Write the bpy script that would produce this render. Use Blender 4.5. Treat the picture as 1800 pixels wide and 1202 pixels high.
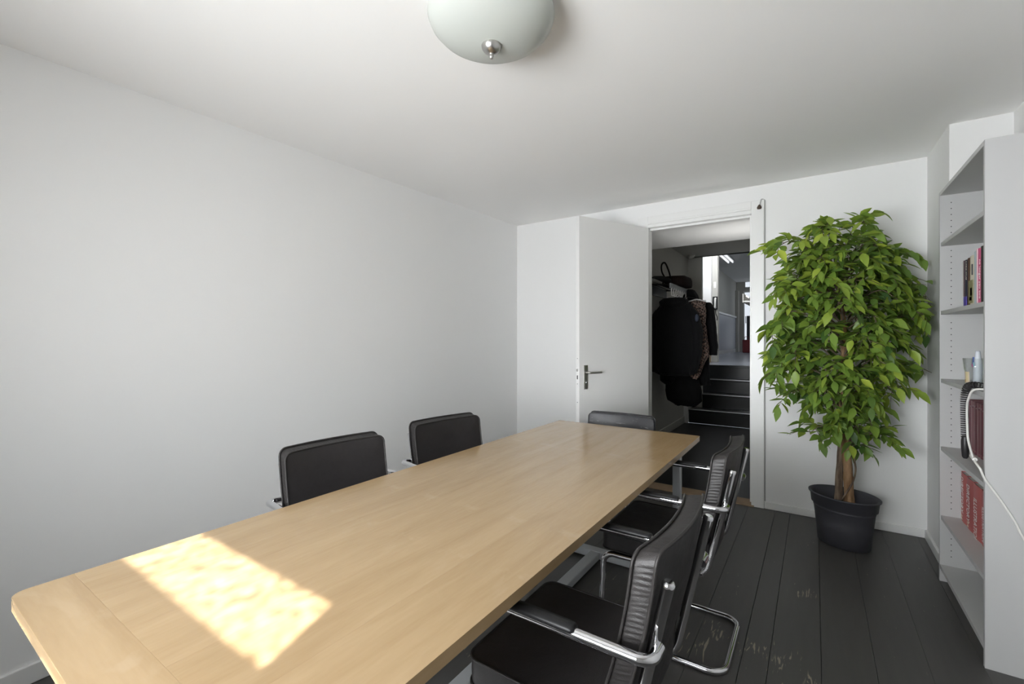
import bpy, bmesh, math, random
from math import sin, cos, pi, radians, sqrt
from mathutils import Vector, Matrix, Quaternion, noise

S = bpy.context.scene
C = S.collection
for o in list(bpy.data.objects):
    bpy.data.objects.remove(o)

# ------------------------------------------------------------------ camera
CAM_Z = 1.30
cam_d = bpy.data.cameras.new('camera')
cam_d.sensor_width = 36.0
cam_d.lens = 790.0 / 1800.0 * 36.0
cam_d.shift_y = -5.0 / 1800.0
cam_d.clip_start = 0.02
cam = bpy.data.objects.new('camera', cam_d)
C.objects.link(cam)
cam.location = (0, 0, CAM_Z)
cam.rotation_euler = (pi / 2, 0, radians(34.0))
S.camera = cam

# ------------------------------------------------------------------ world, sun, window daylight, exposure
W = bpy.data.worlds.new('sky')
S.world = W
W.use_nodes = True
bg = W.node_tree.nodes['Background']
bg.inputs['Color'].default_value = (0.80, 0.90, 1.0, 1)
bg.inputs['Strength'].default_value = 1.6

SUN_AZ = (-0.35, 0.9367)          # horizontal travel of the sunlight
SUN_EL = radians(42.0)
sd = bpy.data.lights.new('sun', 'SUN')
sd.energy = 27.0
sd.color = (1.0, 0.985, 0.965)
sd.angle = radians(0.6)
sun = bpy.data.objects.new('sun', sd)
C.objects.link(sun)
sv = Vector((SUN_AZ[0] * cos(SUN_EL), SUN_AZ[1] * cos(SUN_EL), -sin(SUN_EL)))
sun.rotation_euler = sv.to_track_quat('-Z', 'Y').to_euler()
sun.location = (1.2, -4.0, 4.5)


def area(name, loc, direction, sx, sy, energy, color=(1, 1, 1), spread=180):
    d = bpy.data.lights.new(name, 'AREA')
    d.shape = 'RECTANGLE'
    d.size, d.size_y = sx, sy
    d.energy = energy
    d.color = color
    d.spread = radians(spread)
    o = bpy.data.objects.new(name, d)
    C.objects.link(o)
    o.location = loc
    o.rotation_euler = Vector(direction).to_track_quat('-Z', 'Y').to_euler()
    return o


# daylight coming in through the window behind the photographer
area('window_daylight', (-0.95, -1.05, 1.27), (0.07, 1, 0.06), 1.50, 1.20, 84, (0.97, 0.985, 1.0), 113)
# daylight in the far corridor
area('corridor_daylight', (-0.80, 14.5, 3.2), (-0.35, 0, -1), 0.6, 2.4, 24, (0.86, 0.93, 1.0))
area('stairhead_daylight', (-1.20, 8.50, 3.0), (-0.45, 0.8, -0.75), 0.3, 0.6, 16, (0.95, 0.97, 1.0))
area('hallway_area_light', (-0.55, 6.6, 2.5), (-0.3, 0, -1), 0.4, 0.4, 1.0, (1.0, 0.98, 0.95))  # unseen area light above the hallway, no fitting belongs to it
# added light at an unseen made-up lamp, brightens the lowered hallway ceiling
area('doorway_fill_light', (-0.42, 4.50, 1.70), (-0.35, 0, 1), 0.2, 0.5, 3.0, (1.0, 0.99, 0.97), 150)

vs = S.view_settings
S.display_settings.display_device = 'sRGB'
vs.view_transform = 'Standard'
vs.look = 'None'
vs.gamma = 1.0
vs.use_curve_mapping = False
vs.exposure = 0.0
S.cycles.max_bounces = 12
S.cycles.diffuse_bounces = 8
S.cycles.glossy_bounces = 6
S.cycles.transparent_max_bounces = 16
S.cycles.sample_clamp_indirect = 20.0
S.cycles.caustics_reflective = True
S.cycles.blur_glossy = 0.05
S.cycles.use_denoising = True

# ------------------------------------------------------------------ materials
MATS = {}


def new_mat(name):
    m = bpy.data.materials.new(name)
    m.use_nodes = True
    MATS[name] = m
    nt = m.node_tree
    return m, nt, nt.nodes['Principled BSDF']


def simple(name, col, rough=0.5, metal=0.0, spec=0.5, bump=0.0, bscale=200.0, var=0.0, vscale=4.0, coat=0.0, sheen=0.0):
    m, nt, p = new_mat(name)
    N, L = nt.nodes, nt.links
    p.inputs['Base Color'].default_value = (*col, 1)
    p.inputs['Roughness'].default_value = rough
    p.inputs['Metallic'].default_value = metal
    p.inputs['Specular IOR Level'].default_value = spec
    p.inputs['Coat Weight'].default_value = coat
    p.inputs['Sheen Weight'].default_value = sheen
    tc = N.new('ShaderNodeTexCoord')
    if bump > 0:
        n = N.new('ShaderNodeTexNoise')
        n.inputs['Scale'].default_value = bscale
        n.inputs['Detail'].default_value = 4
        L.new(tc.outputs['Object'], n.inputs['Vector'])
        b = N.new('ShaderNodeBump')
        b.inputs['Strength'].default_value = bump
        b.inputs['Distance'].default_value = 0.01
        L.new(n.outputs['Fac'], b.inputs['Height'])
        L.new(b.outputs['Normal'], p.inputs['Normal'])
    if var > 0:
        n = N.new('ShaderNodeTexNoise')
        n.inputs['Scale'].default_value = vscale
        n.inputs['Detail'].default_value = 5
        L.new(tc.outputs['Object'], n.inputs['Vector'])
        mx = N.new('ShaderNodeMix')
        mx.data_type = 'RGBA'
        mx.inputs['A'].default_value = (*[c * (1 - var) for c in col], 1)
        mx.inputs['B'].default_value = (*[min(1, c * (1 + var)) for c in col], 1)
        L.new(n.outputs['Fac'], mx.inputs['Factor'])
        L.new(mx.outputs['Result'], p.inputs['Base Color'])
    return m


simple('wall_paint', (0.82, 0.82, 0.815), 0.75, spec=0.25, bump=0.10, bscale=14, var=0.012, vscale=1.5)
simple('ceiling_paint', (0.89, 0.885, 0.875), 0.8, spec=0.2, bump=0.03, bscale=20, var=0.01, vscale=1.2)
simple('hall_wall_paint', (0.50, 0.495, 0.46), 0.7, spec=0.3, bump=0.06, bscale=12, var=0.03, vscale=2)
simple('hall_ceiling_white', (0.78, 0.78, 0.77), 0.8, spec=0.2)
simple('hall_ceiling_grey', (0.16, 0.16, 0.155), 0.8, spec=0.2)
simple('corridor_dado_paint', (0.42, 0.44, 0.50), 0.35, spec=0.5, bump=0.02, bscale=10)
simple('corridor_floor_paint', (0.33, 0.35, 0.41), 0.25, spec=0.5, var=0.15, vscale=5)
simple('trim_paint', (0.80, 0.80, 0.79), 0.35, spec=0.5, bump=0.05, bscale=30, var=0.02, vscale=6)
simple('door_paint', (0.76, 0.755, 0.745), 0.4, spec=0.45, bump=0.02, bscale=30)
simple('grey_melamine', (0.53, 0.53, 0.53), 0.45, spec=0.4, var=0.015, vscale=3)
simple('hole_dark', (0.03, 0.03, 0.03), 0.8)
simple('chrome', (0.70, 0.70, 0.72), 0.06, metal=1.0)
simple('steel', (0.55, 0.54, 0.52), 0.30, metal=1.0)
simple('dark_metal', (0.05, 0.05, 0.05), 0.4, metal=1.0)
simple('grey_powder', (0.42, 0.44, 0.46), 0.35, spec=0.5, bump=0.02, bscale=400)
simple('pot_plastic', (0.055, 0.055, 0.064), 0.55, spec=0.4, bump=0.03, bscale=300)
simple('soil', (0.035, 0.028, 0.022), 0.95, bump=0.6, bscale=60, var=0.4, vscale=50)
simple('black_paint_step', (0.008, 0.008, 0.0085), 0.30, spec=0.5, bump=0.06, bscale=25, var=0.3, vscale=12)
simple('black_hall_floor', (0.014, 0.014, 0.014), 0.35, spec=0.4)
simple('nosing_metal', (0.55, 0.56, 0.57), 0.35, metal=0.7)
simple('threshold_wood', (0.30, 0.21, 0.13), 0.6, bump=0.15, bscale=60, var=0.35, vscale=9)
simple('black_wool', (0.009, 0.009, 0.010), 0.9, spec=0.2, bump=0.3, bscale=60, sheen=0.05)
simple('black_fleece', (0.011, 0.011, 0.012), 0.95, spec=0.15, bump=0.5, bscale=35, sheen=0.05)
simple('black_nylon', (0.007, 0.007, 0.0075), 0.85, spec=0.2, bump=0.15, bscale=30)
simple('brown_felt', (0.020, 0.012, 0.011), 0.9, spec=0.2, bump=0.2, bscale=80)
simple('black_plastic', (0.010, 0.010, 0.011), 0.42, spec=0.35)
simple('coil_plastic', (0.025, 0.023, 0.024), 0.4, spec=0.5)
simple('white_plastic', (0.80, 0.79, 0.77), 0.4)
simple('white_cable', (0.78, 0.77, 0.74), 0.45)
simple('grey_cable', (0.42, 0.42, 0.41), 0.5)
simple('brown_cap', (0.07, 0.045, 0.03), 0.5)
simple('paper', (0.75, 0.72, 0.66), 0.8)
simple('white_print', (0.85, 0.80, 0.80), 0.6)
simple('cream_print', (0.72, 0.64, 0.50), 0.6)
simple('dark_print', (0.05, 0.05, 0.06), 0.6)
simple('cover_red', (0.50, 0.12, 0.115), 0.45, var=0.1, vscale=8)
simple('cover_red_dark', (0.43, 0.095, 0.095), 0.45, var=0.1, vscale=8)
simple('cover_burgundy', (0.135, 0.032, 0.045), 0.4, var=0.12, vscale=8)
simple('cover_burgundy_light', (0.20, 0.07, 0.085), 0.4, var=0.12, vscale=8)
simple('cover_white', (0.68, 0.68, 0.66), 0.5)
simple('cover_navy', (0.035, 0.033, 0.060), 0.4)
simple('cover_violet', (0.10, 0.07, 0.36), 0.4)
simple('cover_maroon', (0.07, 0.035, 0.045), 0.4)
simple('cover_brown', (0.10, 0.055, 0.04), 0.4)
simple('cover_cream', (0.60, 0.56, 0.46), 0.5)
simple('cover_olive', (0.24, 0.23, 0.12), 0.5, var=0.4, vscale=60)
simple('cover_ice', (0.44, 0.52, 0.56), 0.45)
simple('cover_pink', (0.55, 0.11, 0.22), 0.45)
simple('cover_pale_pink', (0.72, 0.50, 0.55), 0.45)
simple('cover_black', (0.03, 0.03, 0.03), 0.45)
simple('tube_white', (0.72, 0.76, 0.84), 0.35)
simple('tube_blue', (0.10, 0.17, 0.48), 0.35)
simple('tube_cyan', (0.35, 0.62, 0.74), 0.35)
simple('tube_pink', (0.60, 0.14, 0.38), 0.35)
simple('print_yellow', (0.66, 0.57, 0.30), 0.5)
simple('print_amber', (0.40, 0.25, 0.05), 0.5)
simple('print_sand', (0.62, 0.52, 0.38), 0.5)
simple('tan_card', (0.36, 0.28, 0.18), 0.8)
simple('red_cloth', (0.20, 0.035, 0.04), 0.7)
simple('dark_cabinet', (0.03, 0.032, 0.036), 0.5)
simple('lining_blue', (0.06, 0.075, 0.11), 0.7)
simple('window_frame_paint', (0.80, 0.80, 0.79), 0.4)


def leather(name, col, rough):
    m, nt, p = new_mat(name)
    N, L = nt.nodes, nt.links
    tc = N.new('ShaderNodeTexCoord')
    p.inputs['Roughness'].default_value = rough
    p.inputs['Specular IOR Level'].default_value = 0.5
    v = N.new('ShaderNodeTexVoronoi'); v.inputs['Scale'].default_value = 420
    n1 = N.new('ShaderNodeTexNoise'); n1.inputs['Scale'].default_value = 12; n1.inputs['Detail'].default_value = 5
    n2 = N.new('ShaderNodeTexNoise'); n2.inputs['Scale'].default_value = 45; n2.inputs['Detail'].default_value = 3
    for k in (v, n1, n2):
        L.new(tc.outputs['Object'], k.inputs['Vector'])
    b1 = N.new('ShaderNodeBump'); b1.inputs['Strength'].default_value = 0.18; b1.inputs['Distance'].default_value = 0.002
    L.new(v.outputs['Distance'], b1.inputs['Height'])
    b2 = N.new('ShaderNodeBump'); b2.inputs['Strength'].default_value = 0.22; b2.inputs['Distance'].default_value = 0.012
    L.new(n1.outputs['Fac'], b2.inputs['Height']); L.new(b1.outputs['Normal'], b2.inputs['Normal'])
    L.new(b2.outputs['Normal'], p.inputs['Normal'])
    mx = N.new('ShaderNodeMix'); mx.data_type = 'RGBA'
    mx.inputs['A'].default_value = (*[c * 0.7 for c in col], 1)
    mx.inputs['B'].default_value = (*[c * 1.5 for c in col], 1)
    L.new(n2.outputs['Fac'], mx.inputs['Factor'])
    L.new(mx.outputs['Result'], p.inputs['Base Color'])
    rr = N.new('ShaderNodeMapRange')
    rr.inputs['To Min'].default_value = rough - 0.08; rr.inputs['To Max'].default_value = rough + 0.12
    L.new(n2.outputs['Fac'], rr.inputs['Value']); L.new(rr.outputs['Result'], p.inputs['Roughness'])
    return m


leather('black_leather', (0.017, 0.0150, 0.0155), 0.40)
leather('grey_leather', (0.022, 0.0195, 0.019), 0.45)
leather('black_vinyl', (0.018, 0.018, 0.021), 0.36)


def scratch_vinyl():
    m = MATS['black_vinyl']
    nt = m.node_tree; N, L = nt.nodes, nt.links
    p = N['Principled BSDF']
    tc = N.new('ShaderNodeTexCoord'); mp = N.new('ShaderNodeMapping')
    mp.inputs['Scale'].default_value = (5, 60, 60); mp.inputs['Rotation'].default_value = (0, radians(12), 0)
    n = N.new('ShaderNodeTexNoise'); n.inputs['Scale'].default_value = 1.6; n.inputs['Detail'].default_value = 2
    L.new(tc.outputs['Object'], mp.inputs['Vector']); L.new(mp.outputs['Vector'], n.inputs['Vector'])
    r = N.new('ShaderNodeMapRange'); r.inputs['From Min'].default_value = 0.66; r.inputs['From Max'].default_value = 0.70
    L.new(n.outputs['Fac'], r.inputs['Value'])
    old = p.inputs['Base Color'].links[0].from_socket
    mx = N.new('ShaderNodeMix'); mx.data_type = 'RGBA'
    mx.inputs['B'].default_value = (0.22, 0.22, 0.22, 1)
    L.new(r.outputs['Result'], mx.inputs['Factor']); L.new(old, mx.inputs['A'])
    L.new(mx.outputs['Result'], p.inputs['Base Color'])


scratch_vinyl()


def beech(name, along_x=False):
    m, nt, p = new_mat(name)
    N, L = nt.nodes, nt.links
    tc = N.new('ShaderNodeTexCoord'); oi = N.new('ShaderNodeObjectInfo')
    mp = N.new('ShaderNodeMapping')
    mp.inputs['Scale'].default_value = (1.1, 9, 9) if along_x else (9, 1.1, 9)
    off = N.new('ShaderNodeVectorMath'); off.operation = 'SCALE'
    cb = N.new('ShaderNodeCombineXYZ')
    for i in range(3):
        L.new(oi.outputs['Random'], cb.inputs[i])
    L.new(cb.outputs['Vector'], off.inputs[0]); off.inputs['Scale'].default_value = 7.0
    ad = N.new('ShaderNodeVectorMath'); ad.operation = 'ADD'
    L.new(tc.outputs['Object'], ad.inputs[0]); L.new(off.outputs['Vector'], ad.inputs[1])
    L.new(ad.outputs['Vector'], mp.inputs['Vector'])
    n1 = N.new('ShaderNodeTexNoise'); n1.inputs['Scale'].default_value = 1.4; n1.inputs['Detail'].default_value = 6; n1.inputs['Distortion'].default_value = 0.8
    n2 = N.new('ShaderNodeTexNoise'); n2.inputs['Scale'].default_value = 14; n2.inputs['Detail'].default_value = 4
    L.new(mp.outputs['Vector'], n1.inputs['Vector']); L.new(mp.outputs['Vector'], n2.inputs['Vector'])
    n3 = N.new('ShaderNodeTexNoise'); n3.inputs['Scale'].default_value = 3.5; n3.inputs['Detail'].default_value = 5
    n3.inputs['Distortion'].default_value = 2.5
    L.new(tc.outputs['Object'], n3.inputs['Vector'])
    add = N.new('ShaderNodeMath'); add.operation = 'MULTIPLY_ADD'
    L.new(n2.outputs['Fac'], add.inputs[0]); add.inputs[1].default_value = 0.35; L.new(n1.outputs['Fac'], add.inputs[2])
    cr = N.new('ShaderNodeValToRGB')
    cr.color_ramp.elements[0].position = 0.40; cr.color_ramp.elements[0].color = (0.358, 0.239, 0.122, 1)
    cr.color_ramp.elements[1].position = 0.92; cr.color_ramp.elements[1].color = (0.44, 0.310, 0.174, 1)
    L.new(add.outputs['Value'], cr.inputs['Fac'])
    wr = N.new('ShaderNodeMapRange'); wr.inputs['From Min'].default_value = 0.60; wr.inputs['From Max'].default_value = 0.72
    wr.inputs['To Max'].default_value = 0.30
    L.new(n3.outputs['Fac'], wr.inputs['Value'])
    mx = N.new('ShaderNodeMix'); mx.data_type = 'RGBA'
    mx.inputs['B'].default_value = (0.50, 0.38, 0.25, 1)
    L.new(wr.outputs['Result'], mx.inputs['Factor']); L.new(cr.outputs['Color'], mx.inputs['A'])
    vm = N.new('ShaderNodeHueSaturation')
    vr = N.new('ShaderNodeMapRange'); vr.inputs['To Min'].default_value = 0.988; vr.inputs['To Max'].default_value = 1.012
    L.new(oi.outputs['Random'], vr.inputs['Value']); L.new(vr.outputs['Result'], vm.inputs['Value'])
    L.new(mx.outputs['Result'], vm.inputs['Color'])
    L.new(vm.outputs['Color'], p.inputs['Base Color'])
    p.inputs['Roughness'].default_value = 0.17
    p.inputs['Specular IOR Level'].default_value = 0.5
    b = N.new('ShaderNodeBump'); b.inputs['Strength'].default_value = 0.008; b.inputs['Distance'].default_value = 0.002
    L.new(n2.outputs['Fac'], b.inputs['Height']); L.new(b.outputs['Normal'], p.inputs['Normal'])
    return m


beech('beech_length')
beech('beech_cross', True)


def floor_paint():
    m, nt, p = new_mat('floor_paint')
    N, L = nt.nodes, nt.links
    tc = N.new('ShaderNodeTexCoord'); oi = N.new('ShaderNodeObjectInfo')
    geo = N.new('ShaderNodeNewGeometry')
    mp = N.new('ShaderNodeMapping'); mp.inputs['Scale'].default_value = (30, 2.5, 30)
    L.new(geo.outputs['Position'], mp.inputs['Vector'])
    n = N.new('ShaderNodeTexNoise'); n.inputs['Scale'].default_value = 1.2; n.inputs['Detail'].default_value = 6
    L.new(mp.outputs['Vector'], n.inputs['Vector'])
    # worn flecks where the chair runners rub the paint off
    mp2 = N.new('ShaderNodeMapping'); mp2.inputs['Scale'].default_value = (70, 9, 1)
    L.new(geo.outputs['Position'], mp2.inputs['Vector'])
    n2 = N.new('ShaderNodeTexNoise'); n2.inputs['Scale'].default_value = 1.0; n2.inputs['Detail'].default_value = 5; n2.inputs['Distortion'].default_value = 1.0
    L.new(mp2.outputs['Vector'], n2.inputs['Vector'])
    n3 = N.new('ShaderNodeTexNoise'); n3.inputs['Scale'].default_value = 2.6; n3.inputs['Detail'].default_value = 2
    L.new(geo.outputs['Position'], n3.inputs['Vector'])
    zones = None
    for (cx, cy, r) in ((-0.42, 2.02, 0.20), (0.02, 2.02, 0.17), (-0.06, 2.75, 0.12), (0.10, 1.95, 0.12), (-0.30, 1.35, 0.22), (-0.14, 2.12, 0.17), (-0.04, 2.05, 0.13), (-0.36, 2.15, 0.14)):
        vs_ = N.new('ShaderNodeVectorMath'); vs_.operation = 'DISTANCE'
        L.new(geo.outputs['Position'], vs_.inputs[0]); vs_.inputs[1].default_value = (cx, cy, 0)
        mr = N.new('ShaderNodeMapRange'); mr.inputs['From Min'].default_value = 0; mr.inputs['From Max'].default_value = r
        mr.inputs['To Min'].default_value = 0.19; mr.inputs['To Max'].default_value = 0
        L.new(vs_.outputs['Value'], mr.inputs['Value'])
        if zones is None:
            zones = mr.outputs['Result']
        else:
            mxm = N.new('ShaderNodeMath'); mxm.operation = 'MAXIMUM'
            L.new(zones, mxm.inputs[0]); L.new(mr.outputs['Result'], mxm.inputs[1]); zones = mxm.outputs['Value']
    a = N.new('ShaderNodeMath'); a.operation = 'ADD'
    L.new(n2.outputs['Fac'], a.inputs[0]); L.new(zones, a.inputs[1])
    r = N.new('ShaderNodeMapRange'); r.inputs['From Min'].default_value = 0.71; r.inputs['From Max'].default_value = 0.765
    L.new(a.outputs['Value'], r.inputs['Value'])
    base = N.new('ShaderNodeMix'); base.data_type = 'RGBA'
    base.inputs['A'].default_value = (0.062, 0.060, 0.057, 1); base.inputs['B'].default_value = (0.082, 0.079, 0.075, 1)
    L.new(n.outputs['Fac'], base.inputs['Factor'])
    mx = N.new('ShaderNodeMix'); mx.data_type = 'RGBA'
    mx.inputs['B'].default_value = (0.30, 0.26, 0.20, 1)
    L.new(r.outputs['Result'], mx.inputs['Factor']); L.new(base.outputs['Result'], mx.inputs['A'])
    L.new(mx.outputs['Result'], p.inputs['Base Color'])
    p.inputs['Roughness'].default_value = 0.42
    p.inputs['Specular IOR Level'].default_value = 0.4
    b = N.new('ShaderNodeBump'); b.inputs['Strength'].default_value = 0.10; b.inputs['Distance'].default_value = 0.006
    L.new(n.outputs['Fac'], b.inputs['Height']); L.new(b.outputs['Normal'], p.inputs['Normal'])
    return m


floor_paint()


def leaf_mat():
    m, nt, p = new_mat('leaf')
    N, L = nt.nodes, nt.links
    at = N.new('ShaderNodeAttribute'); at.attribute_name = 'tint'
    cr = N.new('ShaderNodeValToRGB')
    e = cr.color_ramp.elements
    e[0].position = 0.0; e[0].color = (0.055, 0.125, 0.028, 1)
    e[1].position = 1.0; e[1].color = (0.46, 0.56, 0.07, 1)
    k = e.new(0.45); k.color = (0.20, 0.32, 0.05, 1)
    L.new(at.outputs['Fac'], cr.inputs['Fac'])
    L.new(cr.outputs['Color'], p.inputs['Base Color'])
    p.inputs['Roughness'].default_value = 0.42
    tr = N.new('ShaderNodeBsdfTranslucent')
    L.new(cr.outputs['Color'], tr.inputs['Color'])
    ms = N.new('ShaderNodeMixShader'); ms.inputs['Fac'].default_value = 0.28
    out = N['Material Output']
    L.new(p.outputs['BSDF'], ms.inputs[1]); L.new(tr.outputs['BSDF'], ms.inputs[2])
    L.new(ms.outputs['Shader'], out.inputs['Surface'])


leaf_mat()


def bark(name, c1, c2):
    m, nt, p = new_mat(name)
    N, L = nt.nodes, nt.links
    tc = N.new('ShaderNodeTexCoord'); mp = N.new('ShaderNodeMapping'); mp.inputs['Scale'].default_value = (40, 40, 9)
    L.new(tc.outputs['Object'], mp.inputs['Vector'])
    n = N.new('ShaderNodeTexNoise'); n.inputs['Scale'].default_value = 1.0; n.inputs['Detail'].default_value = 6
    L.new(mp.outputs['Vector'], n.inputs['Vector'])
    cr = N.new('ShaderNodeValToRGB')
    cr.color_ramp.elements[0].position = 0.35; cr.color_ramp.elements[0].color = (*c1, 1)
    cr.color_ramp.elements[1].position = 0.68; cr.color_ramp.elements[1].color = (*c2, 1)
    L.new(n.outputs['Fac'], cr.inputs['Fac']); L.new(cr.outputs['Color'], p.inputs['Base Color'])
    p.inputs['Roughness'].default_value = 0.85
    b = N.new('ShaderNodeBump'); b.inputs['Strength'].default_value = 0.8; b.inputs['Distance'].default_value = 0.01
    L.new(n.outputs['Fac'], b.inputs['Height']); L.new(b.outputs['Normal'], p.inputs['Normal'])


bark('bark_tan', (0.19, 0.105, 0.048), (0.46, 0.29, 0.155))
bark('bark_grey', (0.09, 0.062, 0.042), (0.27, 0.20, 0.14))
bark('twig_brown', (0.10, 0.075, 0.05), (0.22, 0.17, 0.12))


def glassy(name, tint, gloss, pattern=False, rough=0.0):
    m, nt, p = new_mat(name)
    N, L = nt.nodes, nt.links
    N.remove(p)
    t = N.new('ShaderNodeBsdfTransparent'); t.inputs['Color'].default_value = (*tint, 1)
    g = N.new('ShaderNodeBsdfGlossy'); g.inputs['Roughness'].default_value = rough
    lw = N.new('ShaderNodeLayerWeight'); lw.inputs['Blend'].default_value = 0.5
    pw = N.new('ShaderNodeMath'); pw.operation = 'POWER'; pw.inputs[1].default_value = 4.0
    L.new(lw.outputs['Facing'], pw.inputs[0])
    mu = N.new('ShaderNodeMath'); mu.operation = 'MULTIPLY_ADD'; mu.inputs[1].default_value = 0.8 * gloss; mu.inputs[2].default_value = 0.05
    L.new(pw.outputs['Value'], mu.inputs[0])
    ms = N.new('ShaderNodeMixShader')
    L.new(mu.outputs['Value'], ms.inputs['Fac']); L.new(t.outputs['BSDF'], ms.inputs[1]); L.new(g.outputs['BSDF'], ms.inputs[2])
    L.new(ms.outputs['Shader'], N['Material Output'].inputs['Surface'])
    if pattern:     # figured glass: thickness ripples vary what it lets through
        tc = N.new('ShaderNodeTexCoord'); mp = N.new('ShaderNodeMapping')
        mp.inputs['Rotation'].default_value = (0, radians(28), 0); mp.inputs['Scale'].default_value = (30, 30, 52)
        L.new(tc.outputs['Object'], mp.inputs['Vector'])
        n = N.new('ShaderNodeTexNoise'); n.inputs['Scale'].default_value = 1.0; n.inputs['Detail'].default_value = 4; n.inputs['Distortion'].default_value = 0.6
        L.new(mp.outputs['Vector'], n.inputs['Vector'])
        cr = N.new('ShaderNodeValToRGB')
        cr.color_ramp.elements[0].position = 0.36; cr.color_ramp.elements[0].color = (0.20, 0.19, 0.185, 1)
        cr.color_ramp.elements[1].position = 0.62; cr.color_ramp.elements[1].color = (1, 1, 1, 1)
        L.new(n.outputs['Fac'], cr.inputs['Fac']); L.new(cr.outputs['Color'], t.inputs['Color'])
    return m


glassy('window_glass', (0.97, 0.98, 0.98), 1.0)
glassy('figured_glass', (0.9, 0.9, 0.9), 1.0, True)
glassy('tumbler_glass', (0.955, 0.965, 0.96), 1.0, rough=0.02)


def opal():
    m, nt, p = new_mat('opal_glass')
    N, L = nt.nodes, nt.links
    p.inputs['Base Color'].default_value = (0.64, 0.665, 0.63, 1)
    p.inputs['Roughness'].default_value = 0.22
    p.inputs['Specular IOR Level'].default_value = 0.5
    tr = N.new('ShaderNodeBsdfTranslucent'); tr.inputs['Color'].default_value = (0.80, 0.82, 0.79, 1)
    ms = N.new('ShaderNodeMixShader'); ms.inputs['Fac'].default_value = 0.25
    L.new(p.outputs['BSDF'], ms.inputs[1]); L.new(tr.outputs['BSDF'], ms.inputs[2])
    L.new(ms.outputs['Shader'], N['Material Output'].inputs['Surface'])


opal()


def emit(name, col, strength):
    m, nt, p = new_mat(name)
    p.inputs['Base Color'].default_value = (*col, 1)
    p.inputs['Emission Color'].default_value = (*col, 1)
    p.inputs['Emission Strength'].default_value = strength


emit('tube_lamp', (0.95, 0.97, 1.0), 0.9)
emit('bright_pane', (0.86, 0.92, 1.0), 0.75)


def houndstooth():
    m, nt, p = new_mat('check_cloth')
    N, L = nt.nodes, nt.links
    tc = N.new('ShaderNodeTexCoord'); mp = N.new('ShaderNodeMapping'); mp.inputs['Scale'].default_value = (40, 40, 40)
    mp.inputs['Rotation'].default_value = (0, radians(20), radians(15))
    L.new(tc.outputs['Object'], mp.inputs['Vector'])
    c = N.new('ShaderNodeTexChecker'); c.inputs['Scale'].default_value = 1.0
    c.inputs['Color1'].default_value = (0.24, 0.15, 0.12, 1); c.inputs['Color2'].default_value = (0.022, 0.015, 0.014, 1)
    L.new(mp.outputs['Vector'], c.inputs['Vector'])
    n = N.new('ShaderNodeTexNoise'); n.inputs['Scale'].default_value = 90
    L.new(tc.outputs['Object'], n.inputs['Vector'])
    mx = N.new('ShaderNodeMix'); mx.data_type = 'RGBA'; mx.inputs['B'].default_value = (0.40, 0.32, 0.27, 1)
    r = N.new('ShaderNodeMapRange'); r.inputs['From Min'].default_value = 0.55; r.inputs['From Max'].default_value = 0.65
    L.new(n.outputs['Fac'], r.inputs['Value']); L.new(r.outputs['Result'], mx.inputs['Factor'])
    L.new(c.outputs['Color'], mx.inputs['A']); L.new(mx.outputs['Result'], p.inputs['Base Color'])
    p.inputs['Roughness'].default_value = 0.85


houndstooth()

# ------------------------------------------------------------------ mesh helpers


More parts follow.
